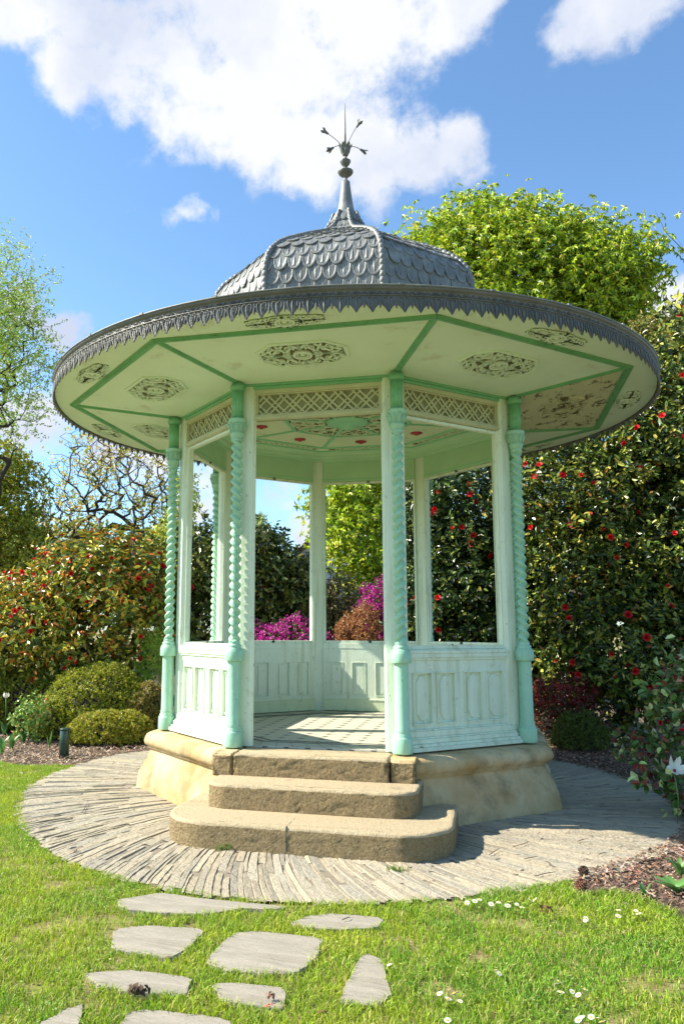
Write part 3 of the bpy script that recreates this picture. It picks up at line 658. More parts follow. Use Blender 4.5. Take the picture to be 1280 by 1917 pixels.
# soffit: eight sloping panels, mouldings, openwork ornaments
ZI, ZO, RI, RO = FL+3.405, FL+3.51, 1.88, 3.12
def soffit_frame(u):        # height of the soffit at apothem u
    return ZI+(ZO-ZI)*((u/CO)-RI)/(RO-RI)
def scrollwork(hx, hy, seed=0, outer=False):
    b = MB(); rib_ = b.ribbon; b.ribbon = lambda pts, wd, z0, z1, mi=0, taper=False: rib_(pts, wd*1.35, z0, z1*1.5, mi, taper); r_ = random.Random(seed)
    def mirror(pts, wd, taper=False):
        for sx in (1, -1):
            for sy in (1, -1): b.ribbon([(p[0]*sx, p[1]*sy) for p in pts], wd, 0, .008, taper=taper)
    def spiral(cx, cy, r0, r1, a0, a1, n_=14): return [(cx+(r0+(r1-r0)*t)*math.cos(a0+(a1-a0)*t), cy+(r0+(r1-r0)*t)*math.sin(a0+(a1-a0)*t)) for t in np.linspace(0, 1, n_)]
    s_ = hx/.43; q = hy/.23
    w1 = .02
    # central roundel
    b.ribbon(spiral(0, 0, .075, .075, 0, 2*math.pi, 28), .018, 0, .012); b.ribbon(spiral(0, 0, .048, .048, 0, 2*math.pi, 22), .010, 0, .010)
    i0 = len(b.v); b.lathe([(.026, 0), (.024, .010), (.012, .016), (.002, .017)], 14)
    # crossing straps
    mirror([(.06*s_, hy*.98), (.20*s_, .0)], w1); mirror([(.17*s_, hy*.99), (.36*s_, -.02)], w1); mirror([(hx*.55, hy*.98), (hx*.30, .0), (.09, -.0)], w1*.8)
    mirror([(0, .075), (0, hy)], w1); mirror([(.075, .0), (hx, .0)], w1*.75)
    mirror(spiral(.26*s_, .105*q, .065, .018, R(-60), R(300)), .016, True); mirror(spiral(.12*s_, .15*q, .05, .014, R(200), R(-120)), .014, True)
    mirror(spiral(.345*s_, .075*q, .06, .018, R(60), R(-260)), .015, True); mirror(spiral(.14*s_, .055*q, .04, .014, R(-90), R(210)), .013, True)
    mirror(spiral(.31*s_, .165*q, .045, .014, R(0), R(290)), .014, True); mirror(spiral(.05*s_, .155*q, .06, .02, R(30), R(200)), .015, True)
    mirror([(.0, hy*.62), (.05*s_, hy*.80), (.10*s_, hy*.97)], .014); mirror([(hx*.98, hy*.25), (hx*.80, hy*.5), (hx*.72, hy*.97)], .014)
    return b
def octpoly(hx, hy, c=.14): return [(-hx, -hy+c), (-hx+c*1.1, -hy), (hx-c*1.1, -hy), (hx, -hy+c), (hx, hy-c), (hx-c*1.1, hy), (-hx+c*1.1, hy), (-hx, hy-c)]
slope = math.atan2((ZO-ZI), (RO-RI)*CO)
def make_soffit(matname):
    ui, uo = RI*CO, RO*CO
    b = MB(); th = .02
    pts = [(-RI*math.sin(math.pi/8), ui, ZI), (RI*math.sin(math.pi/8), ui, ZI), (RO*math.sin(math.pi/8), uo, ZO), (-RO*math.sin(math.pi/8), uo, ZO)]
    b.add(pts+[(x, y, z+th) for x, y, z in pts], [(3, 2, 1, 0), (4, 5, 6, 7), (0, 1, 5, 4), (1, 2, 6, 5), (2, 3, 7, 6), (3, 0, 4, 7)])
    # fix normals direction: bottom faces down
    s = b.build('soffit_panel', MT[matname], K)
    um = 2.385; M_ = Matrix.Translation((0, um, soffit_frame(um)-.0005)) @ Matrix.Rotation(slope, 4, 'X') @ Matrix.Rotation(math.pi, 4, 'Y')
    def place(b, name, m, par): b.xform(M_); return b.build(name, m, par)
    hx, hy = .40, .235
    b = scrollwork(hx-.03, hy-.03)
    # trim ribbons to the octagon by squeezing the corner points inwards
    nv = []
    for x, y, z in b.v:
        lim = (hx-.03)+(hy-.03)-.125
        e = abs(x)+abs(y)-lim
        if e > 0: x -= math.copysign(e*.5, x); y -= math.copysign(e*.5, y)
        nv.append((max(-hx+.03, min(hx-.03, x)), max(-hy+.03, min(hy-.03, y)), z+.003))
    b.v = nv
    orn = place(b, 'openwork_ornament', MT[matname], s)
    b = MB(); b.prism(octpoly(hx-.02, hy-.02, .125), 0.0005, .003); place(b, 'void_shade_backing', MT['void'], orn)
    b = MB(); P1, P2, P3 = octpoly(hx+.012, hy+.012, .15), octpoly(hx-.008, hy-.008, .14), octpoly(hx-.026, hy-.026, .13)
    for A, B_, h in ((P1, P2, .014), (P2, P3, .008)):
        for i in range(8):
            j = (i+1) % 8
            b.add([(*A[i], h), (*A[j], h), (*B_[j], h), (*B_[i], h), (*A[i], 0), (*A[j], 0), (*B_[j], 0), (*B_[i], 0)], [(3, 2, 1, 0), (4, 5, 6, 7), (0, 1, 5, 4), (2, 3, 7, 6)])
    place(b, 'ornament_frame', MT[matname], orn)
    return s
S0 = make_soffit('soffit'); S0.rotation_euler = (0, 0, RZ(0))
for k in range(1, 8):
    o = make_soffit('soffitpeel') if k == 3 else copy_tree(S0, K)
    o.rotation_euler = (0, 0, RZ(k))
    if k == 3: o['label'] = 'soffit panel with dark peeling paint'
# outer flat ring of the soffit
b = MB(); nseg = 128; rings = []
oc = []
for i in range(nseg):
    a = 2*math.pi*i/nseg; pa = (a-R(-112.5)) % (math.pi/4)-math.pi/8; oc.append((RO*CO/math.cos(pa)*math.cos(a), RO*CO/math.cos(pa)*math.sin(a)))
ci = [(3.295*math.cos(2*math.pi*i/nseg), 3.295*math.sin(2*math.pi*i/nseg)) for i in range(nseg)]
vs = [(x, y, ZO+.001) for x, y in oc]+[(x, y, ZO+.012) for x, y in ci]
b.add(vs, [(i, nseg+i, nseg+(i+1) % nseg, (i+1) % nseg)[::-1] for i in range(nseg)]); b.build('outer_soffit_ring', MT['soffit'], K)
oo = None
for k in range(8):
    if oo is None:
        b = scrollwork(.33, .12, outer=True); nv = []
        for x, y, z in b.v:
            f = 1-.45*abs(x)/.33; nv.append((x, max(-.12, min(.12, y))*f, z+.003))
        b.v = nv; M_ = Matrix.Translation((0, 3.055, ZO+.004)) @ Matrix.Rotation(math.pi, 4, 'Y'); b.xform(M_); oo = b.build('rim_ornament', MT['soffit'], K)
        b = MB(); P = [(x*.33, y*.12*(1-.45*abs(x))) for x, y in [(-1, -.75), (-.8, -.95), (-.4, -.9), (0, -1), (.4, -.9), (.8, -.95), (1, -.75), (.92, 0), (1, .75), (.8, .95), (.4, .9), (0, 1), (-.4, .9), (-.8, .95), (-1, .75), (-.92, 0)]]
        b.prism(P, 0.0006, .003); b.xform(M_); b.build('void_shade_backing', MT['void'], oo); o = oo
    else: o = copy_tree(oo, K)
    o.rotation_euler = (0, 0, RZ(k))
# green mouldings of the soffit: rays from the columns and the outer octagon
def bar(b, A, B_, wd, th, mi=0):
    A, B_ = np.array(A, float), np.array(B_, float); d = B_-A; ln = np.linalg.norm(d); d /= ln; s_ = np.cross(d, (0, 0, 1.0)); s_ /= np.linalg.norm(s_); u = np.cross(s_, d)
    for w_, t_ in ((wd, th*.45), (wd*.72, th*.75), (wd*.34, th)):
        vs = [A+s_*w_/2, A-s_*w_/2, A-s_*w_/2-u*t_, A+s_*w_/2-u*t_, B_+s_*w_/2, B_-s_*w_/2, B_-s_*w_/2-u*t_, B_+s_*w_/2-u*t_]
        b.add(vs, [(0, 1, 2, 3), (7, 6, 5, 4), (0, 4, 5, 1), (1, 5, 6, 2), (2, 6, 7, 3), (3, 7, 4, 0)], mi)
ray0 = None
for k in range(8):
    if ray0 is None:
        b = MB(); bar(b, (2.03, 0, ZI+(ZO-ZI)*(2.03-RI)/(RO-RI)), (RO-.02, 0, ZO), .062, .022); ray0 = b.build('soffit_ray', MT['trim'], K); o = ray0
    else: o = ray0.copy(); COL.objects.link(o)
    o.rotation_euler = (0, 0, VA[k])
ed0 = None
for k in range(8):
    if ed0 is None:
        b = MB(); bar(b, (-RO*math.sin(math.pi/8)-.01, RO*CO-.0, ZO), (RO*math.sin(math.pi/8)+.01, RO*CO, ZO), .075, .024); ed0 = b.build('soffit_edge_moulding', MT['trim'], K); o = ed0
    else: o = ed0.copy(); COL.objects.link(o)
    o.rotation_euler = (0, 0, RZ(k))

# lead valance with hearts
def valance():
    b = MB(); NT = 168; r0 = 3.30
    def P(th, r_, z): return (r_*math.cos(th), r_*math.sin(th), FL+z)
    ring = lambda prof: b.lathe(prof, 168*2, (0, 0, FL), sm=True)
    # upper band and cornice strip
    n_ = NT*2
    prof = [(3.285, 3.585), (3.300, 3.585), (3.302, 3.592), (3.298, 3.594), (3.298, 3.632), (3.306, 3.638), (3.318, 3.648), (3.322, 3.660), (3.316, 3.664), (3.20, 3.70)]
    vs = [P(2*math.pi*i/n_, r_, z) for r_, z in prof for i in range(n_)]
    b.add(vs, [(j*n_+i, j*n_+(i+1) % n_, (j+1)*n_+(i+1) % n_, (j+1)*n_+i) for j in range(len(prof)-1) for i in range(n_)], 0, True)
    # toothed sheet (front and back)
    out = [(-.5, 3.505), (-.44, 3.50), (-.40, 3.515), (-.35, 3.505), (-.30, 3.50), (-.22, 3.487), (-.13, 3.472), (0, 3.447), (.13, 3.472), (.22, 3.487), (.30, 3.50), (.35, 3.505), (.40, 3.515), (.44, 3.50), (.5, 3.478)]
    out[0] = (-.5, 3.478)
    top = 3.588
    for t in range(NT):
        c = 2*math.pi*t/NT; w_ = 2*math.pi/NT; vs = []
        for u, z in out:
            fl = (top-z)/(top-3.425); th = c+u*w_; rr = r0+.002+.012*fl
            vs += [P(th, rr, z), P(th, r0, top), P(th, rr-.006, z)]
        m_ = len(out); b.add(vs, [f for i in range(m_-1) for f in ((3*i, 3*i+3, 3*i+4, 3*i+1), (3*i+2, 3*i+1, 3*i+4, 3*i+5), (3*i, 3*i+2, 3*i+5, 3*i+3))])
        # heart relief
        for s_ in (1, -1):
            pts = []
            for u, z in ((.02, 3.556), (.10, 3.572), (.22, 3.578), (.31, 3.566), (.33, 3.545), (.27, 3.515), (.16, 3.483), (.03, 3.450)):
                fl = (top-z)/(top-3.425); pts.append(P(c+s_*u*w_, r0+.006+.012*fl, z))
            b.tube(pts, [.003, .004, .005, .005, .005, .005, .004, .003], 4, cap=False)
        b.tube([P(c, r0+.012, 3.565), P(c, r0+.016, 3.53), P(c, r0+.018, 3.45)], [.004, .009, .002], 4, cap=False)
        b.tube([P(c+.5*w_, r0+.006, 3.58), P(c+.5*w_, r0+.010, 3.545), P(c+.5*w_, r0+.014, 3.51), P(c+.5*w_, r0+.016, 3.485)], [.003, .004, .008, .003], 4, cap=False)
        # scroll band above
        pts = [P(c+(.22*math.cos(a)-.0)*w_*(1-a/14), 3.303, 3.612+.013*math.sin(a)*(1-a/14)) for a in np.linspace(0, 9, 12)]
        b.tube(pts, .0032, 4, cap=False); b.tube([P(c+.25*w_, 3.303, 3.60), P(c+.5*w_, 3.303, 3.622), P(c+.75*w_, 3.303, 3.602)], .0036, 4, cap=False)
    b.lathe([(3.290, 3.5865), (3.310, 3.5865), (3.312, 3.592), (3.290, 3.594)], 256, (0, 0, FL))
    return b.build('lead_valance', MT['leadd'], K)
valance()
# main roof skirt (top) and rim edge
b = MB(); b.lathe([(3.325, 3.661), (3.332, 3.666), (3.330, 3.674), (3.25, 3.69), (2.6, 3.90), (2.0, 4.12), (1.6, 4.28), (1.3, 4.3)], 128, (0, 0, FL)); b.build('roof_skirt', MT['lead'], K)
b = MB()
for i in range(28):
    a = 2*math.pi*(i+.3)/28; i0 = len(b.v); b.box((3.30, -.02, 3.664), (3.336, .02, 3.682)); b.xform(Matrix.Translation((0, 0, FL)) @ Matrix.Rotation(a, 4, 'Z'), i0)
b.build('roof_clips', MT['lead'], K)

# dome
DP = [(1.575, 4.20), (1.585, 4.60), (1.575, 4.78), (1.53, 4.92), (1.46, 5.02), (1.34, 5.13), (1.20, 5.225), (1.0, 5.34), (.80, 5.45), (.60, 5.555), (.44, 5.64), (.33, 5.72), (.24, 5.82), (.18, 5.93), (.14, 6.04)]
def dome_at(s):        # s = arc length fraction
    return
DPA = np.array(DP); sl_ = np.concatenate([[0], np.cumsum(np.linalg.norm(np.diff(DPA, axis=0), axis=1))]); SL = sl_[-1]
def dp(s): return np.array([np.interp(s, sl_, DPA[:, 0]), np.interp(s, sl_, DPA[:, 1])])
def face_side():
    b = MB(); ss = np.linspace(0, SL, 30); vs = []
    for s in ss:
        r_, z = dp(s); u, h = r_*CO, r_*math.sin(math.pi/8); vs += [(-h, u, FL+z), (h, u, FL+z)]
    b.add(vs, [(2*i, 2*i+1, 2*i+3, 2*i+2)[::-1] for i in range(len(ss)-1)], 0, True)
    sp_ = .155; W0 = .150; rows = int(SL/sp_)+1
    for j in range(rows-1, -1, -1):
        stip = .20+j*sp_; lenS = .30
        if stip > SL-.12: continue
        r_, _ = dp(stip); h = r_*math.sin(math.pi/8)
        wS = W0 if r_ > .7 else max(.07, W0*r_/.7); off = (j % 2)*.5
        kmax = int(h/wS)+2
        for kx in range(-kmax, kmax+1):
            cx = (kx+off)*wS
            if abs(cx) > h+wS*.32: continue
            oln = [(-.5, 1), (-.5, .55), (-.485, .40), (-.455, .23), (-.36, .105), (-.19, .026), (0, 0), (.19, .026), (.36, .105), (.455, .23), (.485, .40), (.5, .55), (.5, 1)]
            def pt(x, t, lift):
                s = min(SL, stip+t*lenS*(wS/W0)**.5); rr, z = dp(s); d = dp(min(SL, s+.02))-dp(max(0, s-.02)); d /= np.linalg.norm(d); nn = np.array([d[1], -d[0]])
                xx = cx+x*wS; hh = rr*math.sin(math.pi/8); xx = max(-hh, min(hh, xx))
                return (xx, rr*CO+nn[0]*lift, FL+z+nn[1]*lift)
            tipl, cx = .020+random.uniform(-.006, .007), cx+random.uniform(-.004, .004); lf = lambda t: tipl*(1-t)**1.3+.003
            vs = [pt(x, t, lf(t)-.014*(1-t)) for x, t in oln]+[pt(x, t, lf(t)) for x, t in oln]+[pt(x*.86, t+(.055 if t < 1 else 0)*(1-t), lf(t)-.0005) for x, t in oln]+[pt(x*.80, t+(.09 if t < 1 else 0)*(1-t), lf(t)-.006*(1-t)) for x, t in oln]
            m_ = len(oln); nf = len(vs); ctr = [pt(0, t, lf(t)+.002*(1-t)) for t in (.16, .4, .7, 1)]
            vs += ctr; fs = []
            for q in range(3): fs += [(q*m_+i, q*m_+i+1, (q+1)*m_+i+1, (q+1)*m_+i) for i in range(m_-1)]
            i3 = 3*m_
            seqL = [i3+i for i in range(0, 7)]; seqR = [i3+i for i in range(6, 13)]
            fs.append(tuple(seqL+[nf, nf+1, nf+2, nf+3])); fs.append(tuple([nf+3, nf+2, nf+1, nf]+seqR))
            b.add(vs, fs, 0, False)
    return b
d0 = None
for k in range(8):
    if d0 is None: d0 = face_side().build('dome_face', MT['lead'], K); o = d0
    else: o = d0.copy(); COL.objects.link(o)
    o.rotation_euler = (0, 0, RZ(k))
h0 = None
for k in range(8):
    if h0 is None:
        b = MB(); ss = np.arange(0, SL, .008); b.tube([(dp(s)[0]+.008, 0, FL+dp(s)[1]+.006) for s in ss], [.033 if dp(s)[0] > .5 else .033*(.45+.55*dp(s)[0]/.5) for s in ss], n=14, twist=lambda a, ln: .72+.30*abs(math.sin(.5*(a-2*math.pi*ln/.062)))) ; h0 = b.build('hip_roll', MT['lead'], K); o = h0
    else: o = h0.copy(); COL.objects.link(o)
    o.rotation_euler = (0, 0, VA[k])
# spire and finial
b = MB(); b.lathe([(.155, 5.98), (.118, 6.05), (.098, 6.12), (.078, 6.25), (.062, 6.38), (.052, 6.47), (.036, 6.485), (.024, 6.50), (.022, 6.525), (.020, 6.53)], 16, (0, 0, FL), sm=True); spire = b.build('spire', MT['lead'], K)
b = MB(); b.lathe([(.02, 6.52), (.022, 6.535), (.05, 6.55), (.082, 6.578), (.095, 6.60), (.094, 6.612), (.075, 6.622), (.04, 6.635), (.022, 6.655), (.021, 6.67), (.03, 6.68), (.055, 6.715), (.066, 6.74), (.065, 6.752), (.045, 6.765), (.022, 6.78), (.018, 6.81), (.022, 6.83)], 24, (0, 0, FL)); b.build('finial_knobs', MT['leadd'], spire)
b = MB()
for i in range(7):                       # leafy cup
    a = 2*math.pi*i/7+.3
    i0 = len(b.v); pts = [(-.012, 0, 0), (.012, 0, 0), (.03, .02, .05), (.034, .032, .10), (.012, .06, .15), (0, .05, .135), (-.012, .06, .15), (-.034, .032, .10), (-.03, .02, .05)]
    vs = [(x, .022+y, z) for x, y, z in pts]; b.add(vs+[(x*.9, y+.006, z) for x, y, z in vs], [tuple(range(9)), tuple(range(9, 18))[::-1]]+[(q, (q+1) % 9, 9+(q+1) % 9, 9+q)[::-1] for q in range(9)])
    b.xform(Matrix.Translation((0, 0, FL+6.82)) @ Matrix.Rotation(a, 4, 'Z'), i0)
b.build('leaf_cup', MT['leadd'], spire)
b = MB(); b.tube([(0, 0, FL+6.80), (0, 0, FL+7.53)], [.016, .003], 8); b.build('finial_spike', MT['leadd'], spire)
fa2 = np.array([fw[0], fw[1], 0]); fa2 /= np.linalg.norm(fa2)
for dx, dz, dep in ((-.21, 7.13, .02), (.14, 7.19, -.03), (-.15, 6.90, -.05), (.19, 6.935, .04)):
    b = MB(); e = rt*dx+fa2*dep; e = np.array([e[0], e[1], FL+dz]); s_ = np.array([rt[0]*dx*.12, rt[1]*dx*.12, FL+6.93]); mid = (s_+e)/2+np.array([0, 0, .05 if dz < 7 else -.0])+rt*(-dx*.18 if dz > 7 else 0)
    pts = [(1-t)**2*s_+2*t*(1-t)*mid+t*t*e for t in np.linspace(0, 1, 9)]; b.tube(pts, .0045, 5)
    d = unit(pts[-1]-pts[-2]); i0 = len(b.v)
    b.lathe([(.004, -.01), (.013, .0), (.017, .03), (.022, .05), (.019, .055), (.008, .04)], 8, sm=True)
    for i in range(5):
        a = 2*math.pi*i/5; i1 = len(b.v); b.add([(-.012, .015, .045), (.012, .015, .045), (.019, .03, .07), (0, .04, .098), (-.019, .03, .07)], [(0, 1, 2, 3, 4)]); b.xform(Matrix.Rotation(a, 4, 'Z'), i1)
    q = Vector(d).to_track_quat('Z', 'Y').to_matrix().to_4x4(); b.xform(Matrix.Translation(Vector(pts[-1])) @ q, i0)
    b.build('lead_flower', MT['leadd'], spire)

# ceiling
b = MB(); b.prism(octo(1.85), FL+3.452, FL+3.47); b.v = b.v; ceil = b.build('ceiling', MT['creamin'], K)
ZC = FL+3.452
cr0 = None
for k in range(8):
    if cr0 is None:
        b = MB(); bar(b, (.77, 0, ZC), (1.40, 0, ZC), .05, .014); cr0 = b.build('ceiling_ray', MT['trimin'], ceil); o = cr0
    else: o = cr0.copy(); COL.objects.link(o)
    o.rotation_euler = (0, 0, VA[k])
b = MB()
for rr, wd in ((.75, .055), (1.41, .035), (1.62, .03)):
    P = octo(rr)
    for i in range(8): bar(b, (*P[i], ZC), (*P[(i+1) % 8], ZC), wd, .016)
b.build('ceiling_mouldings', MT['trimin'], ceil)
b = MB()                                   # cove round the ceiling
for (ra, za), (rb, zb) in (((1.66, ZC), (1.70, ZC-.012)), ((1.70, ZC-.012), (1.745, ZC-.04)), ((1.745, ZC-.04), (1.76, ZC-.075)), ((1.76, ZC-.075), (1.80, ZC-.082)), ((1.80, ZC-.082), (1.81, ZC-.12))):
    A, B_ = octo(ra), octo(rb)
    for i in range(8): j = (i+1) % 8; b.add([(*A[i], za), (*A[j], za), (*B_[j], zb), (*B_[i], zb)], [(0, 1, 2, 3)])
b.build('ceiling_cove', MT['mintin'], ceil)
# central openwork
b = MB(); b.prism(octo(.72), ZC-.003, ZC-.001); b.build('void_shade_backing', MT['void'], ceil)
b = MB()
for k in range(8):
    a0, a1 = VA[k], VA[k]+math.pi/4
    M_ = Matrix.Translation((0, 0, ZC-.004)) @ Matrix.Rotation(math.pi, 4, 'Y')
    def pol(r_, a): return (-r_*math.cos(a), r_*math.sin(a))
    am = (a0+a1)/2; i0 = len(b.v)
    b.ribbon([pol(.22, a0), pol(.72, a0)], .04, 0, .012, 1)
    for sg in (-1, 1):
        for rc, ac, r0_, t0, t1 in ((.58, .14, .07, 0, 5.0), (.42, .12, .05, 2, 7), (.60, .30, .05, 1, 5.5), (.47, .26, .05, 3, 8), (.33, .15, .04, 0, 5), (.52, .02, .05, 1, 6), (.64, .06, .04, 2, 6)):
            cx, cy = pol(rc, am+sg*ac); b.ribbon([(cx+r0_*(1-.6*t)*math.cos(sg*(t0+(t1-t0)*t)+am), cy+r0_*(1-.6*t)*math.sin(sg*(t0+(t1-t0)*t)+am)) for t in np.linspace(0, 1, 10)], .016, 0, .008)
        b.ribbon([pol(.26, am+sg*.05), pol(.66, am+sg*.33)], .014, 0, .009); b.ribbon([pol(.30, am+sg*.35), pol(.66, am-sg*.05)], .014, 0, .010)
    b.ribbon([pol(.66/math.cos(math.pi/8)*CO, a0), pol(.66, am), pol(.66, a1)], .016, 0, .008)
    b.xform(M_, i0)
b.build('ceiling_openwork', [MT['creamin'], MT['trimin']], ceil)
b = MB(); b.lathe([(.03, -.10), (.07, -.085), (.10, -.07), (.12, -.045), (.15, -.05), (.17, -.035), (.19, -.04), (.215, -.03), (.24, -.015), (.25, 0), (.25, .0)], 40, (0, 0, ZC-.004)); b.build('ceiling_rosette', MT['trimin'], ceil)
# fretwork strips and red light roses
fr0 = lr0 = None
for k in range(8):
    if fr0 is None:
        b = MB(); M_ = Matrix.Translation((0, 1.515*CO, ZC-.002)) @ Matrix.Rotation(math.pi, 4, 'Y')
        for i in range(11):
            x = -.44+i*.08; b.ribbon([(x, -.05), (x, .05)] if i % 2 else [(x, -.05), (x+.05, .05)], .012, 0, .008)
            if i < 10: b.ribbon([(x, .03), (x+.05, .03), (x+.05, -.03), (x+.08, -.03)], .012, 0, .008); b.ribbon([(x+.02, .0), (x+.08, .0)], .010, 0, .008)
        b.ribbon([(-.5, .05), (.5, .05)], .014, 0, .008); b.ribbon([(-.5, -.05), (.5, -.05)], .014, 0, .008); b.xform(M_); fr0 = b.build('fretwork', MT['creamin'], ceil)
        b = MB(); b.box((-.49, -.048, 0), (.49, .048, .0015)); b.xform(M_); b.build('void_shade_backing', MT['void'], fr0); o = fr0
        b = MB(); b.lathe([(.004, -.034), (.016, -.032), (.026, -.024), (.030, -.018), (.060, -.015), (.074, -.008), (.076, 0), (.07, .002)], 24, (0, 1.04, ZC-.001), flute=8, fa=.06); lr0 = b.build('red_ceiling_boss', MT['rede'], ceil); o2 = lr0
    else: o = copy_tree(fr0, ceil); o2 = lr0.copy(); COL.objects.link(o2)
    o.rotation_euler = (0, 0, RZ(k)); o2.rotation_euler = (0, 0, RZ(k))

# ------------------------------------------------------------------ vegetation
FG = 1.35
FH = np.array([fw[0], fw[1], 0.0]); FH /= np.linalg.norm(FH)
def blob(px, py, rx, ry, D, rd=None):       # an ellipsoid centre at depth D; rx, ry in photo pixels, rd in metres
    c = at(px, py, D); return (c, rx/1520*D, (rd if rd else min(rx, ry)/1520*D), ry/1520*D)
def sample(blobs, n, lo=.35, power=.6, ragged=.18, zmin=.04):
    vol = np.array([b[1]*b[2]*b[3] for b in blobs])**.8; k = rng.choice(len(blobs), n, p=vol/vol.sum())
    d = unit(rng.normal(0, 1, (n, 3))); rr = lo+(1-lo)*rng.uniform(0, 1, n)**power
    # ragged outline: direction dependent radius
    rg = 1+ragged*(np.sin(d[:, 0]*6+k*1.7)*np.cos(d[:, 2]*7+k)+.6*np.sin(d[:, 1]*13+d[:, 2]*11+k)); rr = rr*rg
    C_ = np.array([b[0] for b in blobs])[k]; A = np.array([b[1:] for b in blobs])[k]
    P = C_+d[:, :1]*A[:, :1]*rr[:, None]*rt+d[:, 1:2]*A[:, 1:2]*rr[:, None]*FH+d[:, 2:]*A[:, 2:]*rr[:, None]*np.array([0, 0, 1])
    O = unit(d[:, :1]*rt/A[:, :1]+d[:, 1:2]*FH/A[:, 1:2]+d[:, 2:]*np.array([0, 0, 1])/A[:, 2:])
    ok = P[:, 2] > zmin
    return P[ok], O[ok], rr[ok]
def grow(root, att, r_tip=.006, step=.25, wob=.06, trunk_r=None, trunk_h=0, expo=.42, sides=5, name='trunk', material=None, parent=None, curl=0.0):
    nodes = [np.array(root, float)]; par = [-1]
    if trunk_h:
        m_ = max(2, int(trunk_h/step)); d = np.array([rng.normal(0, .08), rng.normal(0, .08), 1.0])
        for i in range(m_):
            nodes.append(nodes[-1]+d*trunk_h/m_+rng.normal(0, wob*.5, 3)*[1, 1, .2]); par.append(len(nodes)-2)
    att = att[np.argsort(np.linalg.norm(att-nodes[-1], axis=1))]
    NA = np.array(nodes)
    for a in att:
        lo_ = 1 if trunk_h else 0
        dd = np.linalg.norm(NA-a, axis=1)+.55*np.maximum(0, NA[:, 2]-a[2]+.1); dd[:max(0, len(nodes[:1]))] += 5 if trunk_h else 0
        j = int(np.argmin(dd)); dist = np.linalg.norm(a-NA[j]); m_ = max(1, int(dist/step)); p0 = NA[j]; new = []
        side = rng.normal(0, 1, 3); side -= unit(a-p0)*(side@unit(a-p0)); side = unit(side)*dist*(.05+curl)
        for i in range(1, m_+1):
            t = i/m_; q = p0+(a-p0)*t+side*math.sin(math.pi*t)+(rng.normal(0, wob, 3)*min(1, dist) if i < m_ else 0)
            new.append(q); par.append(j if i == 1 else len(nodes)+len(new)-2)
        nodes += new; NA = np.array(nodes)
    n = len(nodes); cnt = np.zeros(n); ch = np.zeros(n, int)
    for i in range(n-1, 0, -1):
        if ch[i] == 0: cnt[i] = 1
        cnt[par[i]] += cnt[i]; ch[par[i]] += 1
    rad = r_tip*np.maximum(1, cnt)**expo
    if trunk_r: rad *= min(3, max(.3, trunk_r/rad[0])) ** (np.log(np.maximum(1, cnt))/math.log(max(2, cnt[0])))
    par = np.array(par); i = np.arange(1, n); A = NA[par[1:]]; B_ = NA[1:]; ra = np.minimum(rad[par[1:]], rad[1:]*1.5); rb = rad[1:]
    d = unit(B_-A); ref = np.where(np.abs(d[:, 2:]) > .9, [[1.0, 0, 0]], [[0, 0, 1.0]]); u = unit(np.cross(d, ref)); v = np.cross(d, u); an = 2*math.pi*np.arange(sides)/sides
    off = np.cos(an)[None, :, None]*u[:, None]+np.sin(an)[None, :, None]*v[:, None]
    V = np.concatenate([A[:, None]-d[:, None]*ra[:, None, None]*.3+off*ra[:, None, None], B_[:, None]+off*rb[:, None, None]], 1).reshape(-1, 3)
    q = np.arange(sides); f = np.stack([q, (q+1) % sides, sides+(q+1) % sides, sides+q], 1)
    F = (np.arange(len(A))[:, None, None]*2*sides+f[None]).reshape(-1, 4)
    o = npmesh(name, V, F, material or MT['bark'], parent=parent, smooth=True)
    return o, NA, ch
def twigleaves(P, O, per, ln, wd, up_=.35, spread=.9, sag=.0, tl=None, lnjit=.3, nup=.5):
    n = len(P); tw = unit(O*.7+np.array([0, 0, up_])+rng.normal(0, .5, (n, 3))); T = tl or ln*2.0
    idx = np.repeat(np.arange(n), per); m_ = len(idx); t = rng.uniform(0, 1, m_)[:, None]
    pos = P[idx]+tw[idx]*T*t+rng.normal(0, ln*.15, (m_, 3)); pr_ = rng.normal(0, 1, (m_, 3)); pr_ = unit(pr_-tw[idx]*np.sum(pr_*tw[idx], 1, keepdims=True))
    d = unit(tw[idx]*.5+pr_*spread+np.array([0, 0, -sag])); nn = unit(O[idx]*.6+np.array([0, 0, nup])+rng.normal(0, .45, (m_, 3)))
    L_ = ln*(1+lnjit*rng.uniform(-1, 1, m_)); W_ = wd*(1+lnjit*rng.uniform(-1, 1, m_))
    return pos, d, nn, L_, W_
def foliage(name, parent, pos, d, nn, ln, wd, cols, wts, material, jit=.25, fold=.2, droop=.15, colfn=None):
    V, F = leaves(pos, d, nn, ln, wd, fold, droop); c = palette(len(pos), cols, wts, jit)
    if colfn is not None: c = colfn(pos, c)
    return npmesh(name, V, F, material, cols=np.repeat(c, 2, 0), parent=parent, smooth=False)
def flower_mesh(name, m, rad=.045, layers=3):
    b = MB()
    for l in range(layers):
        k = 7-l
        for i in range(k):
            a = 2*math.pi*i/k+l*.5; tilt = .35+.45*l; r_ = rad*(1-.22*l); ca, sa = math.cos(a), math.sin(a)
            pts = [(0, 0, 0), (-.35, .45, .25), (-.38, .85, .45), (0, 1.08, .4), (.38, .85, .45), (.35, .45, .25)]
            vs = []
            for x, y, z in pts:
                yy, zz = y*math.cos(tilt)-z*math.sin(tilt), y*math.sin(tilt)+z*math.cos(tilt)*.8
                vs.append(((x*ca-yy*sa)*r_, (x*sa+yy*ca)*r_, zz*r_+.004*l))
            b.add(vs, [(0, 1, 2, 3), (0, 3, 4, 5)])
    o = b.build(name, m); me = o.data; bpy.data.objects.remove(o); return me
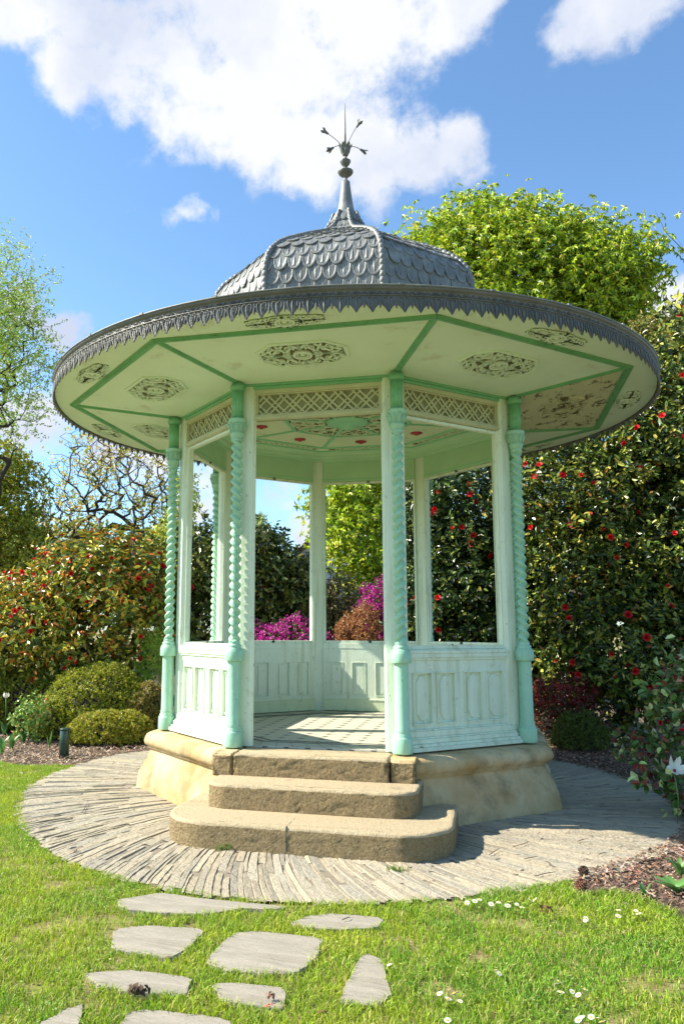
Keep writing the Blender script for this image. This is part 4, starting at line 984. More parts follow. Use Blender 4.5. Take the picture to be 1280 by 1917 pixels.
FM_RED = flower_mesh('camellia_flower', MT['red'], .052); FM_CR = flower_mesh('camellia_flower', MT['crim'], .04)
def put_flowers(parent, P, O, n, me, name='flower', size=1.0, front=.0, zmin=.3, low=None):
    f = (O@(-FH+np.array([-.2, 0, .15])) > front) & (P[:, 2] > zmin) & visible(P, 30); idx = np.where(f)[0]; rng.shuffle(idx); out = []
    for i in idx:
        if len(out) >= n: break
        p = P[i]+O[i]*.07-FH*.06
        if any(np.linalg.norm(p-q) < .10*size for q in out): continue
        out.append(p); o = bpy.data.objects.new(name, me); COL.objects.link(o); o.parent = parent
        o.location = p; dd = unit(O[i]*.8-FH*.5+rng.normal(0, .35, 3)+[0, 0, .15]); o.rotation_euler = Vector(dd).to_track_quat('Z', 'Y').to_euler(); s_ = size*rng.uniform(.7, 1.25); o.scale = (s_, s_, s_)
def shrub(name, label, cat, blobs, root, n, per, ln, wd, cols, wts, material='glossy', flowers=0, fmesh=None, fsize=1.0, group=None, lo=.45, power=.5, ragged=.18,
          up_=.35, sag=0, att=160, fname='flower', trunk_h=.3, trunk_r=.05, tl=None, colfn=None, spread=.9, bark='bark', crown='crown', curl=0.0, r_tip=.005, fold=.2, droop=.15, ffront=.1, nup=.5, expo=.42, jit=.25):
    root = np.array(root, float); e = empty(name, root); tag(e, label, cat, group)
    P, O, rr = sample(blobs, n, lo, power, ragged)
    A = P[rng.choice(len(P), min(att, len(P)), replace=False)]
    tr, NA, ch = grow(root, A, trunk_h=trunk_h, trunk_r=trunk_r, material=MT[bark], curl=curl, r_tip=r_tip, expo=expo)
    f = foliage(crown, None, *twigleaves(P, O, per, ln, wd, up_, spread, sag, tl, nup=nup), cols, wts, MT[material], colfn=colfn, fold=fold, droop=droop, jit=jit)
    if flowers:
        out = rr > .82*np.max(rr)*.85; put_flowers(e, P[out], O[out], flowers, fmesh or FM_RED, fname, fsize, ffront)
    for c in [tr, f]+[c for c in e.children]:
        c.parent = e; c.matrix_parent_inverse = Matrix.Translation(-e.location)
    return e

CAM_G = [(.045, .095, .018), (.085, .16, .025), (.16, .24, .035), (.26, .22, .03), (.03, .06, .015)]
# camellia with red flowers, left
shrub('camellia_bush', 'large rounded camellia left of the kiosk with yellow tinged leaves and many red flowers', 'camellia',
      [blob(185, 1145, 140, 130, 14.2, 1.3), blob(60, 1200, 110, 95, 14.0, 1.1), blob(255, 1085, 62, 80, 14.3, .8), blob(170, 1075, 95, 75, 14.3, .9), blob(-60, 1190, 110, 100, 14.2, 1.1), blob(60, 1120, 55, 50, 14.2, .8)],
      base(150, 14.3), 4300, 7, .108, .046, [(.11, .15, .02), (.28, .29, .035), (.50, .38, .05), (.52, .17, .03), (.04, .07, .015)], [4, 4, 2.4, 1.2, 2], flowers=100, fsize=1.05, lo=.5, sag=.35,
      colfn=lambda p, c: c)
FG = .95
# camellia seen through the left openings
shrub('camellia_bush', 'dark glossy camellia behind the kiosk seen through its left openings', 'camellia',
      [blob(400, 1130, 95, 130, 15.2, 1.1), blob(500, 1110, 85, 105, 15.6, 1.0), blob(470, 1060, 60, 70, 15.6, .8), blob(380, 1060, 45, 75, 15.2, .7), blob(560, 1130, 50, 80, 15.8, .8)],
      base(450, 15.5), 3600, 7, .112, .05, [(.08, .12, .02), (.20, .24, .04), (.48, .46, .12), (.025, .04, .012)], [4, 4, 2.5, 2], flowers=9, fsize=1.3, lo=.45)
# big camellia behind, right openings
shrub('camellia_bush', 'tall dark camellia right behind the kiosk seen through its right openings', 'camellia',
      [blob(870, 1130, 120, 200, 14.2, 1.2), blob(900, 960, 110, 120, 14.4, 1.1), blob(800, 1080, 60, 190, 14.4, .9), blob(960, 1180, 90, 190, 14.2, 1.1), blob(770, 1200, 60, 90, 14.6, .9)],
      base(880, 14.3), 6600, 7, .105, .046, [(.03, .065, .015), (.06, .12, .025), (.16, .22, .04), (.32, .34, .07), (.015, .03, .01)], [3, 3, 2, 1, 3], flowers=70, fsize=1.1, lo=.45)
# big camellia right of the kiosk
shrub('camellia_bush', 'towering camellia hedge right of the kiosk with scattered red flowers', 'camellia',
      [blob(1120, 1100, 150, 230, 12.8, 1.3), blob(1080, 930, 130, 110, 13.0, 1.2), blob(1230, 980, 140, 220, 12.6, 1.3), blob(1240, 800, 100, 150, 12.8, 1.2), blob(1330, 900, 150, 330, 12.8, 1.4), blob(1180, 1200, 140, 160, 12.4, 1.1), blob(1150, 850, 90, 80, 13.0, 1.0), blob(1045, 1250, 60, 110, 13.2, 1.0)],
      base(1150, 12.8), 11000, 7, .100, .044, [(.045, .085, .015), (.09, .15, .02), (.24, .29, .04), (.46, .42, .07), (.02, .04, .01), (.40, .20, .04)], [3, 3, 3, 1.6, 3, .3], flowers=100, fsize=1.1, lo=.5, trunk_r=.09)
FG = 1.45
# brownish shrub crown at upper right
shrub('evergreen_shrub', 'tall olive brown leaved evergreen at the upper right edge', 'shrub',
      [blob(1250, 690, 75, 95, 14.5, 1.0), blob(1210, 640, 50, 40, 14.6, .6), blob(1290, 640, 50, 70, 14.4, .8), blob(1190, 720, 45, 50, 14.6, .7)],
      base(1290, 14.8), 2600, 7, .085, .034, [(.16, .15, .03), (.26, .22, .05), (.09, .11, .025), (.34, .26, .09)], [3, 3, 3, 1], lo=.3, trunk_h=3.0, trunk_r=.07, att=120)
# chestnut tree
chest = [blob(960, 560, 215, 150, 21, 2.2), blob(1110, 560, 105, 125, 21, 1.8), blob(830, 490, 110, 80, 21.3, 1.5), blob(1160, 510, 65, 60, 21, 1.0), blob(930, 440, 110, 65, 21.2, 1.3), blob(1050, 470, 110, 70, 21, 1.3),
         blob(900, 750, 190, 130, 21.5, 2), blob(690, 990, 85, 120, 20.5, 1.3), blob(640, 960, 45, 70, 20.5, .8), blob(760, 860, 90, 110, 21, 1.4), blob(1120, 640, 80, 80, 21, 1.2)]
e = empty('chestnut_tree', base(900, 21.5)); tag(e, 'big chestnut tree in fresh yellow green leaf rising behind the roof', 'tree')
P, O, rr = sample(chest, 1900, .45, .5, .26)
tr, NA, ch = grow(base(900, 21.5), P[rng.choice(len(P), 420, replace=False)], trunk_h=3.2, trunk_r=.24, step=.4, material=MT['bark'], curl=.05)
def palm(P, O, rep, ln):       # drooping palmate leaves of five to seven leaflets
    C_ = np.repeat(P, rep, 0)+rng.normal(0, .27, (len(P)*rep, 3))*[1, 1, .75]; O_ = np.repeat(O, rep, 0); n = len(C_); stalk = unit(O_+rng.normal(0, .6, (n, 3))+[0, 0, .2]); ref = unit(np.cross(stalk, rng.normal(0, 1, (n, 3)))); r3 = np.cross(stalk, ref)
    ps, ds, ns = [], [], []
    for i in range(6):
        a = 2*math.pi*i/6+rng.uniform(-.2, .2, n); d = unit(np.cos(a)[:, None]*ref+np.sin(a)[:, None]*r3+stalk*.25+[0, 0, -.55]); ps.append(C_); ds.append(d); ns.append(unit(stalk+[0, 0, .5]))
    return np.concatenate(ps), np.concatenate(ds), np.concatenate(ns), ln*rng.uniform(.7, 1.2, 6*n), ln*.38*rng.uniform(.8, 1.2, 6*n)
ps, ds, ns_, l_, w_ = palm(P, O, 13, .125)
f = foliage('crown', None, ps, ds, ns_, l_, w_, [(.20, .29, .015), (.36, .43, .02), (.50, .54, .05), (.08, .13, .015), (.50, .42, .10)], [4, 4, 2, 3, .3], MT['leaf'], droop=.25)
for c in (tr, f): c.parent = e; c.matrix_parent_inverse = Matrix.Translation(-e.location)
# bare gnarled tree with young leaves
bare = [blob(150, 900, 80, 85, 24, 1.6), blob(240, 880, 100, 95, 24, 1.8), blob(320, 920, 60, 80, 24, 1.2), blob(110, 960, 60, 60, 24, 1.2), blob(200, 840, 90, 50, 24, 1.4), blob(290, 960, 70, 50, 24, 1.4)]
e = empty('gnarled_tree', base(215, 24)); tag(e, 'gnarled almost bare tree with twisting dark branches and a few yellow leaves', 'tree')
P, O, rr = sample(bare, 1500, .3, .7, .1)
tr, NA, ch = grow(base(215, 24), P[:1500], trunk_h=1.6, trunk_r=.15, step=.28, wob=.045, material=MT['barkd'], curl=.04, r_tip=.0065, expo=.38)
sel = rng.uniform(0, 1, len(P)) < np.clip(1.15-(P[:, 2]-2.5)/4.5, .35, 1); tw = twigleaves(P[sel], O[sel], 6, .09, .045, tl=.3)
hz = P[:, 2]
f = foliage('crown', None, *tw, [(.45, .40, .05), (.55, .33, .06), (.28, .34, .05)], [3, 2, 3], MT['leaf'])
for c in (tr, f): c.parent = e; c.matrix_parent_inverse = Matrix.Translation(-e.location)
# airy tree, left edge
airy = [blob(10, 560, 75, 100, 17, 1.2), blob(30, 650, 80, 95, 17, 1.2), blob(-40, 640, 120, 200, 17, 1.5), blob(20, 760, 70, 70, 17, 1.1)]
e = empty('birch_tree', base(-70, 17)); tag(e, 'airy tree with thin branches and tiny pale spring leaves at the left edge', 'tree')
P, O, rr = sample(airy, 1500, .2, .7, .2)
tr, NA, ch = grow(base(-70, 17), P[:620], trunk_h=4.0, trunk_r=.055, step=.3, wob=.05, material=MT['bark'], curl=.06, r_tip=.004, expo=.30)
f = foliage('crown', None, *twigleaves(P, O, 14, .055, .03, tl=.40, sag=.2), [(.24, .36, .06), (.38, .45, .10), (.20, .30, .07), (.42, .38, .12)], [3, 3, 2, .7], MT['leaf'])
for c in (tr, f): c.parent = e; c.matrix_parent_inverse = Matrix.Translation(-e.location)
shrub('broadleaf_tree', 'dense olive green tree at the left edge behind the red flowered camellia', 'tree',
      [blob(20, 960, 65, 110, 20, 1.2), blob(-50, 1000, 110, 150, 20, 1.6), blob(40, 1040, 60, 60, 19.5, 1.0), blob(-10, 870, 60, 50, 20, 1.0)], base(-20, 20), 3400, 9, .09, .045,
      [(.20, .23, .02), (.34, .34, .035), (.38, .28, .06), (.10, .11, .015)], [4, 4, 1, 2], material='leaf', trunk_h=2.5, trunk_r=.14, lo=.35)
shrub('broadleaf_tree', 'low yellow green tree between the gnarled tree and the kiosk', 'tree',
      [blob(345, 930, 22, 45, 21, .6), blob(330, 990, 30, 40, 21, .7), blob(310, 1030, 40, 40, 21, .8)], base(335, 21), 480, 7, .10, .05, [(.26, .32, .04), (.40, .42, .07), (.12, .16, .03)], [3, 3, 2], material='leaf', trunk_h=2, trunk_r=.06, lo=.2, att=80)
shrub('broadleaf_tree', 'hazy green tree line far behind the left side of the garden', 'tree',
      [blob(120, 1060, 130, 75, 33, 2.5), blob(300, 1070, 120, 70, 33, 2.5), blob(-60, 1050, 120, 100, 33, 2.5)], base(120, 33), 2600, 6, .22, .12, [(.09, .12, .03), (.16, .19, .04), (.05, .07, .02)], [3, 3, 2], material='leaf', trunk_h=1.5, trunk_r=.2, lo=.3, att=80)
shrub('broadleaf_tree', 'dark green trees far behind the right side of the garden', 'tree',
      [blob(1000, 1080, 200, 110, 30, 2.5), blob(1230, 1050, 160, 140, 30, 2.5), blob(760, 1110, 140, 70, 30, 2.5)], base(1050, 30), 2600, 6, .2, .11, [(.05, .08, .02), (.09, .12, .03), (.03, .045, .015)], [3, 3, 2], material='leaf', trunk_h=1.5, trunk_r=.2, lo=.3, att=80)
shrub('conifer', 'narrow yellow green conifer tip above the camellia in the left opening', 'conifer',
      [blob(486, 1090, 32, 90, 19, .4), blob(486, 1020, 20, 50, 19, .3), blob(486, 985, 8, 22, 19, .12)], base(486, 19), 1500, 8, .07, .018, [(.20, .28, .03), (.32, .36, .05), (.10, .15, .02)], [3, 2, 2], material='leaf', up_=1.2, lo=.3, trunk_h=1.5, trunk_r=.05, att=60, ragged=.1)
shrub('conifer', 'green conifer between the gnarled tree and the dark camellia', 'conifer',
      [blob(352, 1040, 22, 60, 19, .4), blob(350, 1110, 35, 70, 19, .5)], base(350, 19), 700, 8, .08, .02, [(.10, .14, .03), (.18, .20, .04)], [3, 2], material='leaf', up_=1.2, lo=.3, trunk_h=1, trunk_r=.05, att=40)
shrub('broadleaf_tree', 'tree line beyond the left edge of the photo', 'tree', [blob(-420, 1040, 230, 160, 26, 2.5), blob(-700, 1050, 200, 150, 24, 2.5)], base(-500, 25), 2400, 6, .18, .10, [(.10, .13, .03), (.18, .20, .04), (.05, .07, .02)], [3, 3, 2], material='leaf', trunk_h=1.5, trunk_r=.2, lo=.3, att=80)
shrub('broadleaf_tree', 'tree line beyond the right edge of the photo', 'tree', [blob(1600, 1020, 230, 200, 20, 2.5), blob(1850, 1050, 200, 150, 18, 2.5)], base(1650, 19), 2600, 6, .16, .09, [(.08, .11, .03), (.15, .18, .04), (.05, .07, .02)], [3, 3, 2], material='leaf', trunk_h=1.5, trunk_r=.2, lo=.3, att=80)
# azaleas behind
FM_MG = flower_mesh('azalea_flower', mat('magenta_petal', (.62, .03, .38), .5, .2, 30, transl=.3), .034, 1)
def azalea(label, blobs, root, n, cols, wts, fl=100, me=None, fn=2600, **k):
    e = shrub('azalea_bush', label, 'azalea', blobs, root, n, 7, .045, .02, cols, wts, material='leaf', lo=.55, att=80, trunk_h=.15, trunk_r=.03, flowers=0, **k)
    if fl:
        P, O, rr = sample(blobs, fn, .75, .5, .22); f = (O@-FH > -.1) & (P[:, 2] > .6); P, O = P[f], O[f]
        V, F = leaves(*[a for a in (np.repeat(P, 5, 0)+rng.normal(0, .02, (len(P)*5, 3)), unit(np.repeat(O, 5, 0)+rng.normal(0, .8, (len(P)*5, 3))), unit(np.repeat(O, 5, 0)+rng.normal(0, .3, (len(P)*5, 3))))], .038, .03, .1, .1)
        o = npmesh('blossom', V, F, me, parent=None); tag(o, None, None, None, 'stuff'); o.parent = e; o.matrix_parent_inverse = Matrix.Translation(-e.location)
    return e
MG = mat('magenta_petals', (.60, .035, .36), .5, .3, 30, transl=.3)
azalea('low magenta flowering azalea seen through the left rear opening', [blob(530, 1215, 75, 55, 13.8, .6), blob(460, 1225, 60, 50, 13.8, .6), blob(580, 1225, 40, 45, 13.8, .5)], base(520, 13.8), 900, [(.06, .10, .02), (.12, .16, .03)], [1, 1], me=MG)
azalea('taller magenta azalea just left of the front right column', [blob(708, 1150, 40, 65, 14.6, .5), blob(690, 1210, 40, 40, 14.4, .5)], base(705, 14.5), 500, [(.08, .13, .02), (.15, .20, .03)], [1, 1], me=MG)
shrub('maple_shrub', 'feathery orange brown shrub seen through the middle rear opening', 'shrub', [blob(682, 1175, 26, 40, 13.6, .35), blob(655, 1185, 24, 32, 13.8, .3)], base(670, 13.8), 700, 9, .05, .014, [(.30, .13, .045), (.40, .22, .09), (.15, .07, .03)], [3, 2, 3], material='leaf', lo=.3, trunk_h=.3, trunk_r=.03, att=80)
shrub('evergreen_shrub', 'small leaved brownish shrub behind the orange one in the middle rear opening', 'shrub', [blob(630, 1130, 42, 55, 15.2, .7), blob(610, 1180, 60, 70, 15.0, .8)], base(620, 15.2), 1900, 8, .045, .02, [(.10, .10, .025), (.20, .14, .05), (.05, .07, .02)], [3, 2, 2], lo=.4, att=80)
azalea('crimson azalea at the foot of the camellia, right of the kiosk', [blob(1050, 1310, 65, 42, 11.9, .5), blob(1010, 1330, 35, 45, 12.1, .4), blob(1085, 1345, 45, 30, 11.6, .4)], base(1045, 11.8), 700, [(.10, .02, .015), (.05, .06, .02), (.14, .02, .02)], [1, 2, 1], me=mat('crimson_petals', (.30, .012, .02), .5, .3, 30, transl=.3), fn=900)
# clipped mounds
def mound(label, blobs, root, n, cols, wts):
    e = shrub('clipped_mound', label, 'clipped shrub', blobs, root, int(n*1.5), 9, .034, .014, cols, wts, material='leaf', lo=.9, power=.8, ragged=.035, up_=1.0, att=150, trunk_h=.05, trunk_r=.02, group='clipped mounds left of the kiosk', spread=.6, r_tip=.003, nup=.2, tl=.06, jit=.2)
    b = MB()
    for c, rx, ry, rz in blobs:
        V_ = []
        for j in range(9):
            ph = -math.pi/2+math.pi*(j+.001)/8.002
            for i in range(16):
                a = 2*math.pi*i/16; k_ = .87+.04*math.sin(5*a+3*ph); V_.append(c+rt*rx*k_*math.cos(a)*math.cos(ph)+FH*ry*k_*math.sin(a)*math.cos(ph)+np.array([0, 0, rz*k_*math.sin(ph)]))
        b.add(V_, [(j*16+i, j*16+(i+1) % 16, (j+1)*16+(i+1) % 16, (j+1)*16+i) for j in range(8) for i in range(16)], 0, True)
    o = b.build('twig_mass', MT['bark']); o.parent = e; o.matrix_parent_inverse = Matrix.Translation(-e.location)
    return e
def gb(px, D, rx, h, rd): c = base(px, D); return (c+[0, 0, h*.18], rx, rd, h*.82)
MC = [(.20, .23, .018), (.34, .34, .025), (.10, .13, .015), (.36, .24, .05)]
mound('largest clipped dome shaped green mound beside the kiosk', [gb(190, 12.9, .92, 1.08, .8), gb(118, 12.6, .45, .62, .5), gb(245, 12.9, .52, .82, .5)], base(188, 12.9), 8200, MC, [4, 4, 3, .4])
mound('broad clipped mound at the left edge with brown bare patches', [gb(50, 13.6, .75, .98, .6), gb(-20, 13.4, .6, .95, .6), gb(100, 13.5, .4, .85, .5)], base(40, 13.5), 5200, MC, [4, 3, 3, 1.6])
mound('low yellowish clipped mound in front, touching the paving', [gb(200, 11.95, .50, .43, .38), gb(245, 12.05, .38, .42, .36), gb(160, 11.9, .24, .29, .25)], base(205, 12), 4200, [(.22, .23, .02), (.34, .32, .03), (.12, .14, .02), (.36, .22, .05)], [4, 4, 2, .6])
mound('small clipped mound squeezed between the low mound and the plinth', [gb(278, 12.7, .34, .80, .34), gb(262, 12.5, .28, .66, .28)], base(275, 12.6), 2200, [(.17, .17, .03), (.27, .23, .05), (.10, .11, .02), (.34, .2, .08)], [3, 3, 2, 1.5])
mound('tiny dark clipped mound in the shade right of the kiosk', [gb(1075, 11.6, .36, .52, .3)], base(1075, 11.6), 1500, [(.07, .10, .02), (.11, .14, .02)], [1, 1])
shrub('willow_herb', 'fresh light green feathery plant between the big mound and the kiosk', 'plant', [blob(283, 1255, 26, 45, 13.6, .3), blob(290, 1215, 18, 30, 13.6, .2)], base(284, 13.6), 420, 10, .07, .011, [(.26, .40, .06), (.38, .50, .10)], [1, 1], material='leaf', up_=1.6, tl=.22, spread=.5, att=60, trunk_h=.1, trunk_r=.01, lo=.1, r_tip=.003)
shrub('rose_bush', 'small leafy rose plant among the mounds left of the bollard light', 'plant', [blob(58, 1350, 30, 42, 11.9, .25)], base(60, 11.9), 150, 7, .055, .032, [(.14, .24, .05), (.26, .34, .09), (.36, .16, .05)], [3, 2, .4], att=40, lo=.2, trunk_h=.1, trunk_r=.01, r_tip=.003)
# rose bush right foreground
ro = base(1290, 7.4)
shrub('rose_bush', 'tall leggy rose bush with bronze and green leaves at the right edge', 'rose bush',
      [blob(1265, 1440, 60, 120, 7.4, .3), blob(1250, 1330, 40, 90, 7.5, .2), blob(1275, 1540, 40, 60, 7.2, .3), blob(1190, 1430, 45, 40, 7.5, .16), blob(1245, 1250, 22, 45, 7.5, .12), blob(1310, 1400, 60, 200, 7.4, .4)],
      ro, 230, 6, .082, .050, [(.05, .09, .02), (.10, .16, .035), (.36, .40, .16), (.14, .03, .02), (.24, .08, .05)], [4, 3, 1.6, 1.6, .8], lo=.1, att=120, trunk_h=.15, trunk_r=.014, r_tip=.0026, up_=.5, curl=.08, flowers=4, fmesh=FM_CR, fsize=.6, fname='bud', ffront=-1, tl=.16)
# slender twig tree at the upper right
e = empty('young_tree', base(1420, 10.5)); tag(e, 'bare twig of a tree standing outside the upper right edge with few leaves', 'tree')
b = MB(); tip = at(1226, 395, 10.5); q1 = at(1245, 435, 10.5); q2 = at(1285, 475, 10.5); q3 = at(1360, 560, 10.5); r0_ = base(1420, 10.5); q4 = at(1405, 760, 10.5)
b.tube([r0_, r0_*.5+q4*.5+[.05, 0, 0], q4, q3, q2, q1, tip], [.05, .035, .022, .012, .006, .004, .0015], 6)
b.tube([q3, at(1300, 560, 10.5), at(1262, 575, 10.5)], [.008, .004, .002], 5); b.tube([q2, at(1262, 262, 10.5)*.0+at(1262, 440, 10.5)], [.003, .001], 4)
t_ = b.build('trunk', MT['bark']); Pm = np.array([at(1268, 560, 10.5), at(1275, 600, 10.5), at(1262, 575, 10.5), at(1282, 540, 10.5)])
f = foliage('crown', None, *twigleaves(np.repeat(Pm, 4, 0), unit(rng.normal(0, 1, (16, 3))), 2, .10, .045), [(.38, .42, .06), (.5, .46, .08)], [1, 1], MT['leaf'])
for c in (t_, f): c.parent = e; c.matrix_parent_inverse = Matrix.Translation(-e.location)

# house behind
def house():
    D = 36; c = base(556, D); e = empty('house', c); tag(e, 'white rendered house with steep dark roof and brown gable edge behind the camellia', 'house')
    M_ = Matrix.Rotation(math.atan2(rt[1], rt[0]), 4, 'Z'); he = at(560, 1038, D)[2]; w_, dp_ = 7.4, 9.0; sl = 1.12; zt = he+sl*w_/2
    def put(b, n_, m, par=e): b.xform(M_); return b.build(n_, MT[m], par)
    b = MB(); b.prism([(0, 0), (w_, 0), (w_, dp_), (0, dp_)], -.1, he); i0 = 0
    b.add([(0, 0, he), (w_, 0, he), (w_/2, 0, zt), (0, dp_, he), (w_, dp_, he), (w_/2, dp_, zt)], [(0, 1, 2), (5, 4, 3)]); put(b, 'wall', 'render')
    b = MB()
    for s_ in (1, -1):
        xe = w_/2-s_*(w_/2+.35); ze = he-.35*sl
        vs = [(xe, -.4, ze), (w_/2, -.4, zt), (w_/2, dp_+.4, zt), (xe, dp_+.4, ze)]; b.add(vs+[(x, y, z+.2) for x, y, z in vs], [(0, 1, 2, 3), (7, 6, 5, 4), (0, 4, 5, 1), (1, 5, 6, 2), (2, 6, 7, 3), (3, 7, 4, 0)])
    rf = put(b, 'roof', 'roof'); b = MB(); b.box((w_/2+.6, 3, zt-1.5), (w_/2+1.3, 3.8, zt+.9)); put(b, 'chimney', 'render', rf)
    b = MB()
    for s_ in (1, -1):
        xe = w_/2-s_*(w_/2+.38); ze = he-.38*sl
        b.add([(xe, -.44, ze-.12), (w_/2, -.44, zt-.12), (w_/2, -.44, zt+.16), (xe, -.44, ze+.16), (xe, -.40, ze-.12), (w_/2, -.40, zt-.12), (w_/2, -.40, zt+.16), (xe, -.40, ze+.16)], [(0, 1, 2, 3), (7, 6, 5, 4), (0, 4, 5, 1), (3, 2, 6, 7), (0, 3, 7, 4), (1, 5, 6, 2)])
    put(b, 'gable_board', 'fascia')
    for x, z in ((1.2, 1.0), (5.0, 1.0), (3.1, he+.3)):
        b = MB(); b.frame(x, x+1.1, z, z+1.4, .08, -.05, .02); f_ = put(b, 'window', 'fascia'); b = MB(); b.box((x+.08, -.012, z+.08), (x+1.02, .015, z+1.32)); put(b, 'pane', 'glass', f_)
    return e
house()
b = MB(); p = at(530, 1010, 28); b.tube([(0, 0, 0), (0, 0, p[2])], .02, 6); 
for i in range(4): b.tube([(-.35+.04*i, -.0, p[2]-.05-.16*i), (.35-.04*i, .12, p[2]-.02-.16*i)], .012, 5)
tag(b.build('aerial_mast', MT['iron'], loc=tuple(base(530, 28))), 'thin roof aerial on a mast above the camellia in the left rear opening', 'aerial')

# bollard light
c = ground(120, 1418); e = empty('bollard_light', (c[0], c[1], 0)); tag(e, 'short dark green cylindrical bollard light at the edge of the paving', 'bollard')
b = MB(); b.lathe([(.062, -.02), (.062, .335), (.058, .34)], 28); b.build('post', MT['bollard'], e)
b = MB(); b.lathe([(.050, .34), (.066, .342), (.067, .362), (.060, .368), (.02, .37)], 28); b.build('cap', MT['bollard'], e)

# tulip leaves and small plants
def tulip(px, py, h, n_, label, flower=False, D=None, rz=0, group='tulips among the bark mulch', spread=.10, wd=.035):
    c = ground(px, py); e = empty('tulip', (c[0], c[1], 0)); tag(e, label, 'tulip', group)
    for i in range(n_):
        a = 2*math.pi*i/n_+rz+random.uniform(-.4, .4); hh = h*random.uniform(.7, 1.1); b = MB(); vs = []; m_ = 8
        for j in range(m_+1):
            t = j/m_; w_ = wd*math.sin(math.pi*min(1, t*.86+.14))**.8*(1 if t < 1 else 0); r_ = .012+spread*t*t; z = hh*(t-.15*t*t); x0, y0 = r_*math.cos(a), r_*math.sin(a); sx, sy = -math.sin(a)*w_, math.cos(a)*w_
            vs += [(x0-sx, y0-sy, z+.3*w_), (x0+math.cos(a)*.25*w_, y0+math.sin(a)*.25*w_, z), (x0+sx, y0+sy, z+.3*w_)]
        b.add(vs, [f for j in range(m_) for f in ((3*j, 3*j+1, 3*j+4, 3*j+3), (3*j+1, 3*j+2, 3*j+5, 3*j+4))], 0, True); b.build('leaf', MT['tulip'], e)
    if flower:
        b = MB(); b.tube([(0, 0, 0), (.01, 0, h*1.3), (0, 0, h*1.9)], .006, 6); b.build('stem', MT['tulip'], e); z = h*1.9; fl = MB()
        for i in range(6):
            a = 2*math.pi*i/6; ca, sa = math.cos(a), math.sin(a); k_ = 1+.1*(i % 2); vs = []
            for r_, zz, w_ in ((.006, 0, .012), (.034*k_, .025, .026), (.038*k_, .055, .024), (.030*k_, .085, .004)): vs += [(r_*ca-w_*sa, r_*sa+w_*ca, z+zz), (r_*1.12*ca, r_*1.12*sa, z+zz), (r_*ca+w_*sa, r_*sa-w_*ca, z+zz)]
            fl.add(vs, [f for j in range(3) for f in ((3*j, 3*j+1, 3*j+4, 3*j+3), (3*j+1, 3*j+2, 3*j+5, 3*j+4))], 0, True)
        fl.build('blossom', MT['white2'], e)
tulip(22, 1405, .30, 5, 'clump of broad bright tulip leaves at the left edge')
tulip(3, 1412, .26, 4, 'tulip leaves half cut by the left edge', rz=1)
tulip(44, 1392, .26, 3, 'tulip leaves behind the bright clump at the left edge', rz=2)
tulip(92, 1402, .28, 2, 'pair of upright tulip leaves just left of the bollard light', spread=.03, wd=.022)
tulip(142, 1392, .17, 4, 'small tulip leaves right behind the bollard light')
tulip(8, 1378, .30, 3, 'white tulip in bloom at the left edge', True)
def broad(px, py, label, n_=9, h=.10, spread=.14, m_='tulip', wd=.03): tulip(px, py, h, n_, label, group='leafy plants at the right edge', spread=spread, wd=wd)
broad(1265, 1672, 'bright green leafy plant at the right edge of the bark mulch'); broad(1206, 1678, 'small dark green leaf pair standing in the bark mulch', 3, .09, .03, wd=.018); broad(1272, 1640, 'yellow green plant below the rose bush', 8, .14, .08, wd=.02)
# white star shaped flower in front of the rose bush
c = base(1243, 7.25); zf = at(1240, 1437, 7.25)[2]; e = empty('white_flower', c); tag(e, 'open white star shaped tulip with dark centre in front of the rose bush', 'flower')
b = MB(); b.tube([(0, 0, 0), (.02, .0, zf*.5), (0, 0, zf)], .005, 6); b.build('stem', MT['tulip'], e)
b = MB(); i0 = 0
for i in range(6):
    a = 2*math.pi*i/6+.3; ca, sa = math.cos(a), math.sin(a); vs = []
    for r_, zz, w_ in ((.006, 0, .008), (.035, .035, .026), (.065, .065+.012*(i % 2), .024), (.095, .072+.03*(i % 3), .003)): vs += [(r_*ca-w_*sa, r_*sa+w_*ca, zz+.006), (r_*ca, r_*sa, zz), (r_*ca+w_*sa, r_*sa-w_*ca, zz+.006)]
    b.add(vs, [f for j in range(3) for f in ((3*j, 3*j+1, 3*j+4, 3*j+3), (3*j+1, 3*j+2, 3*j+5, 3*j+4))], 0, True)
b.xform(Matrix.Translation((0, 0, zf)) @ Matrix.Rotation(R(55), 4, Vector(rt))); b.build('petals', MT['white2'], e)
b = MB(); b.lathe([(.004, 0), (.014, .008), (.012, .02), (.003, .026)], 10); b.xform(Matrix.Translation((0, 0, zf)) @ Matrix.Rotation(R(55), 4, Vector(rt))); b.build('centre', MT['crim'], e)

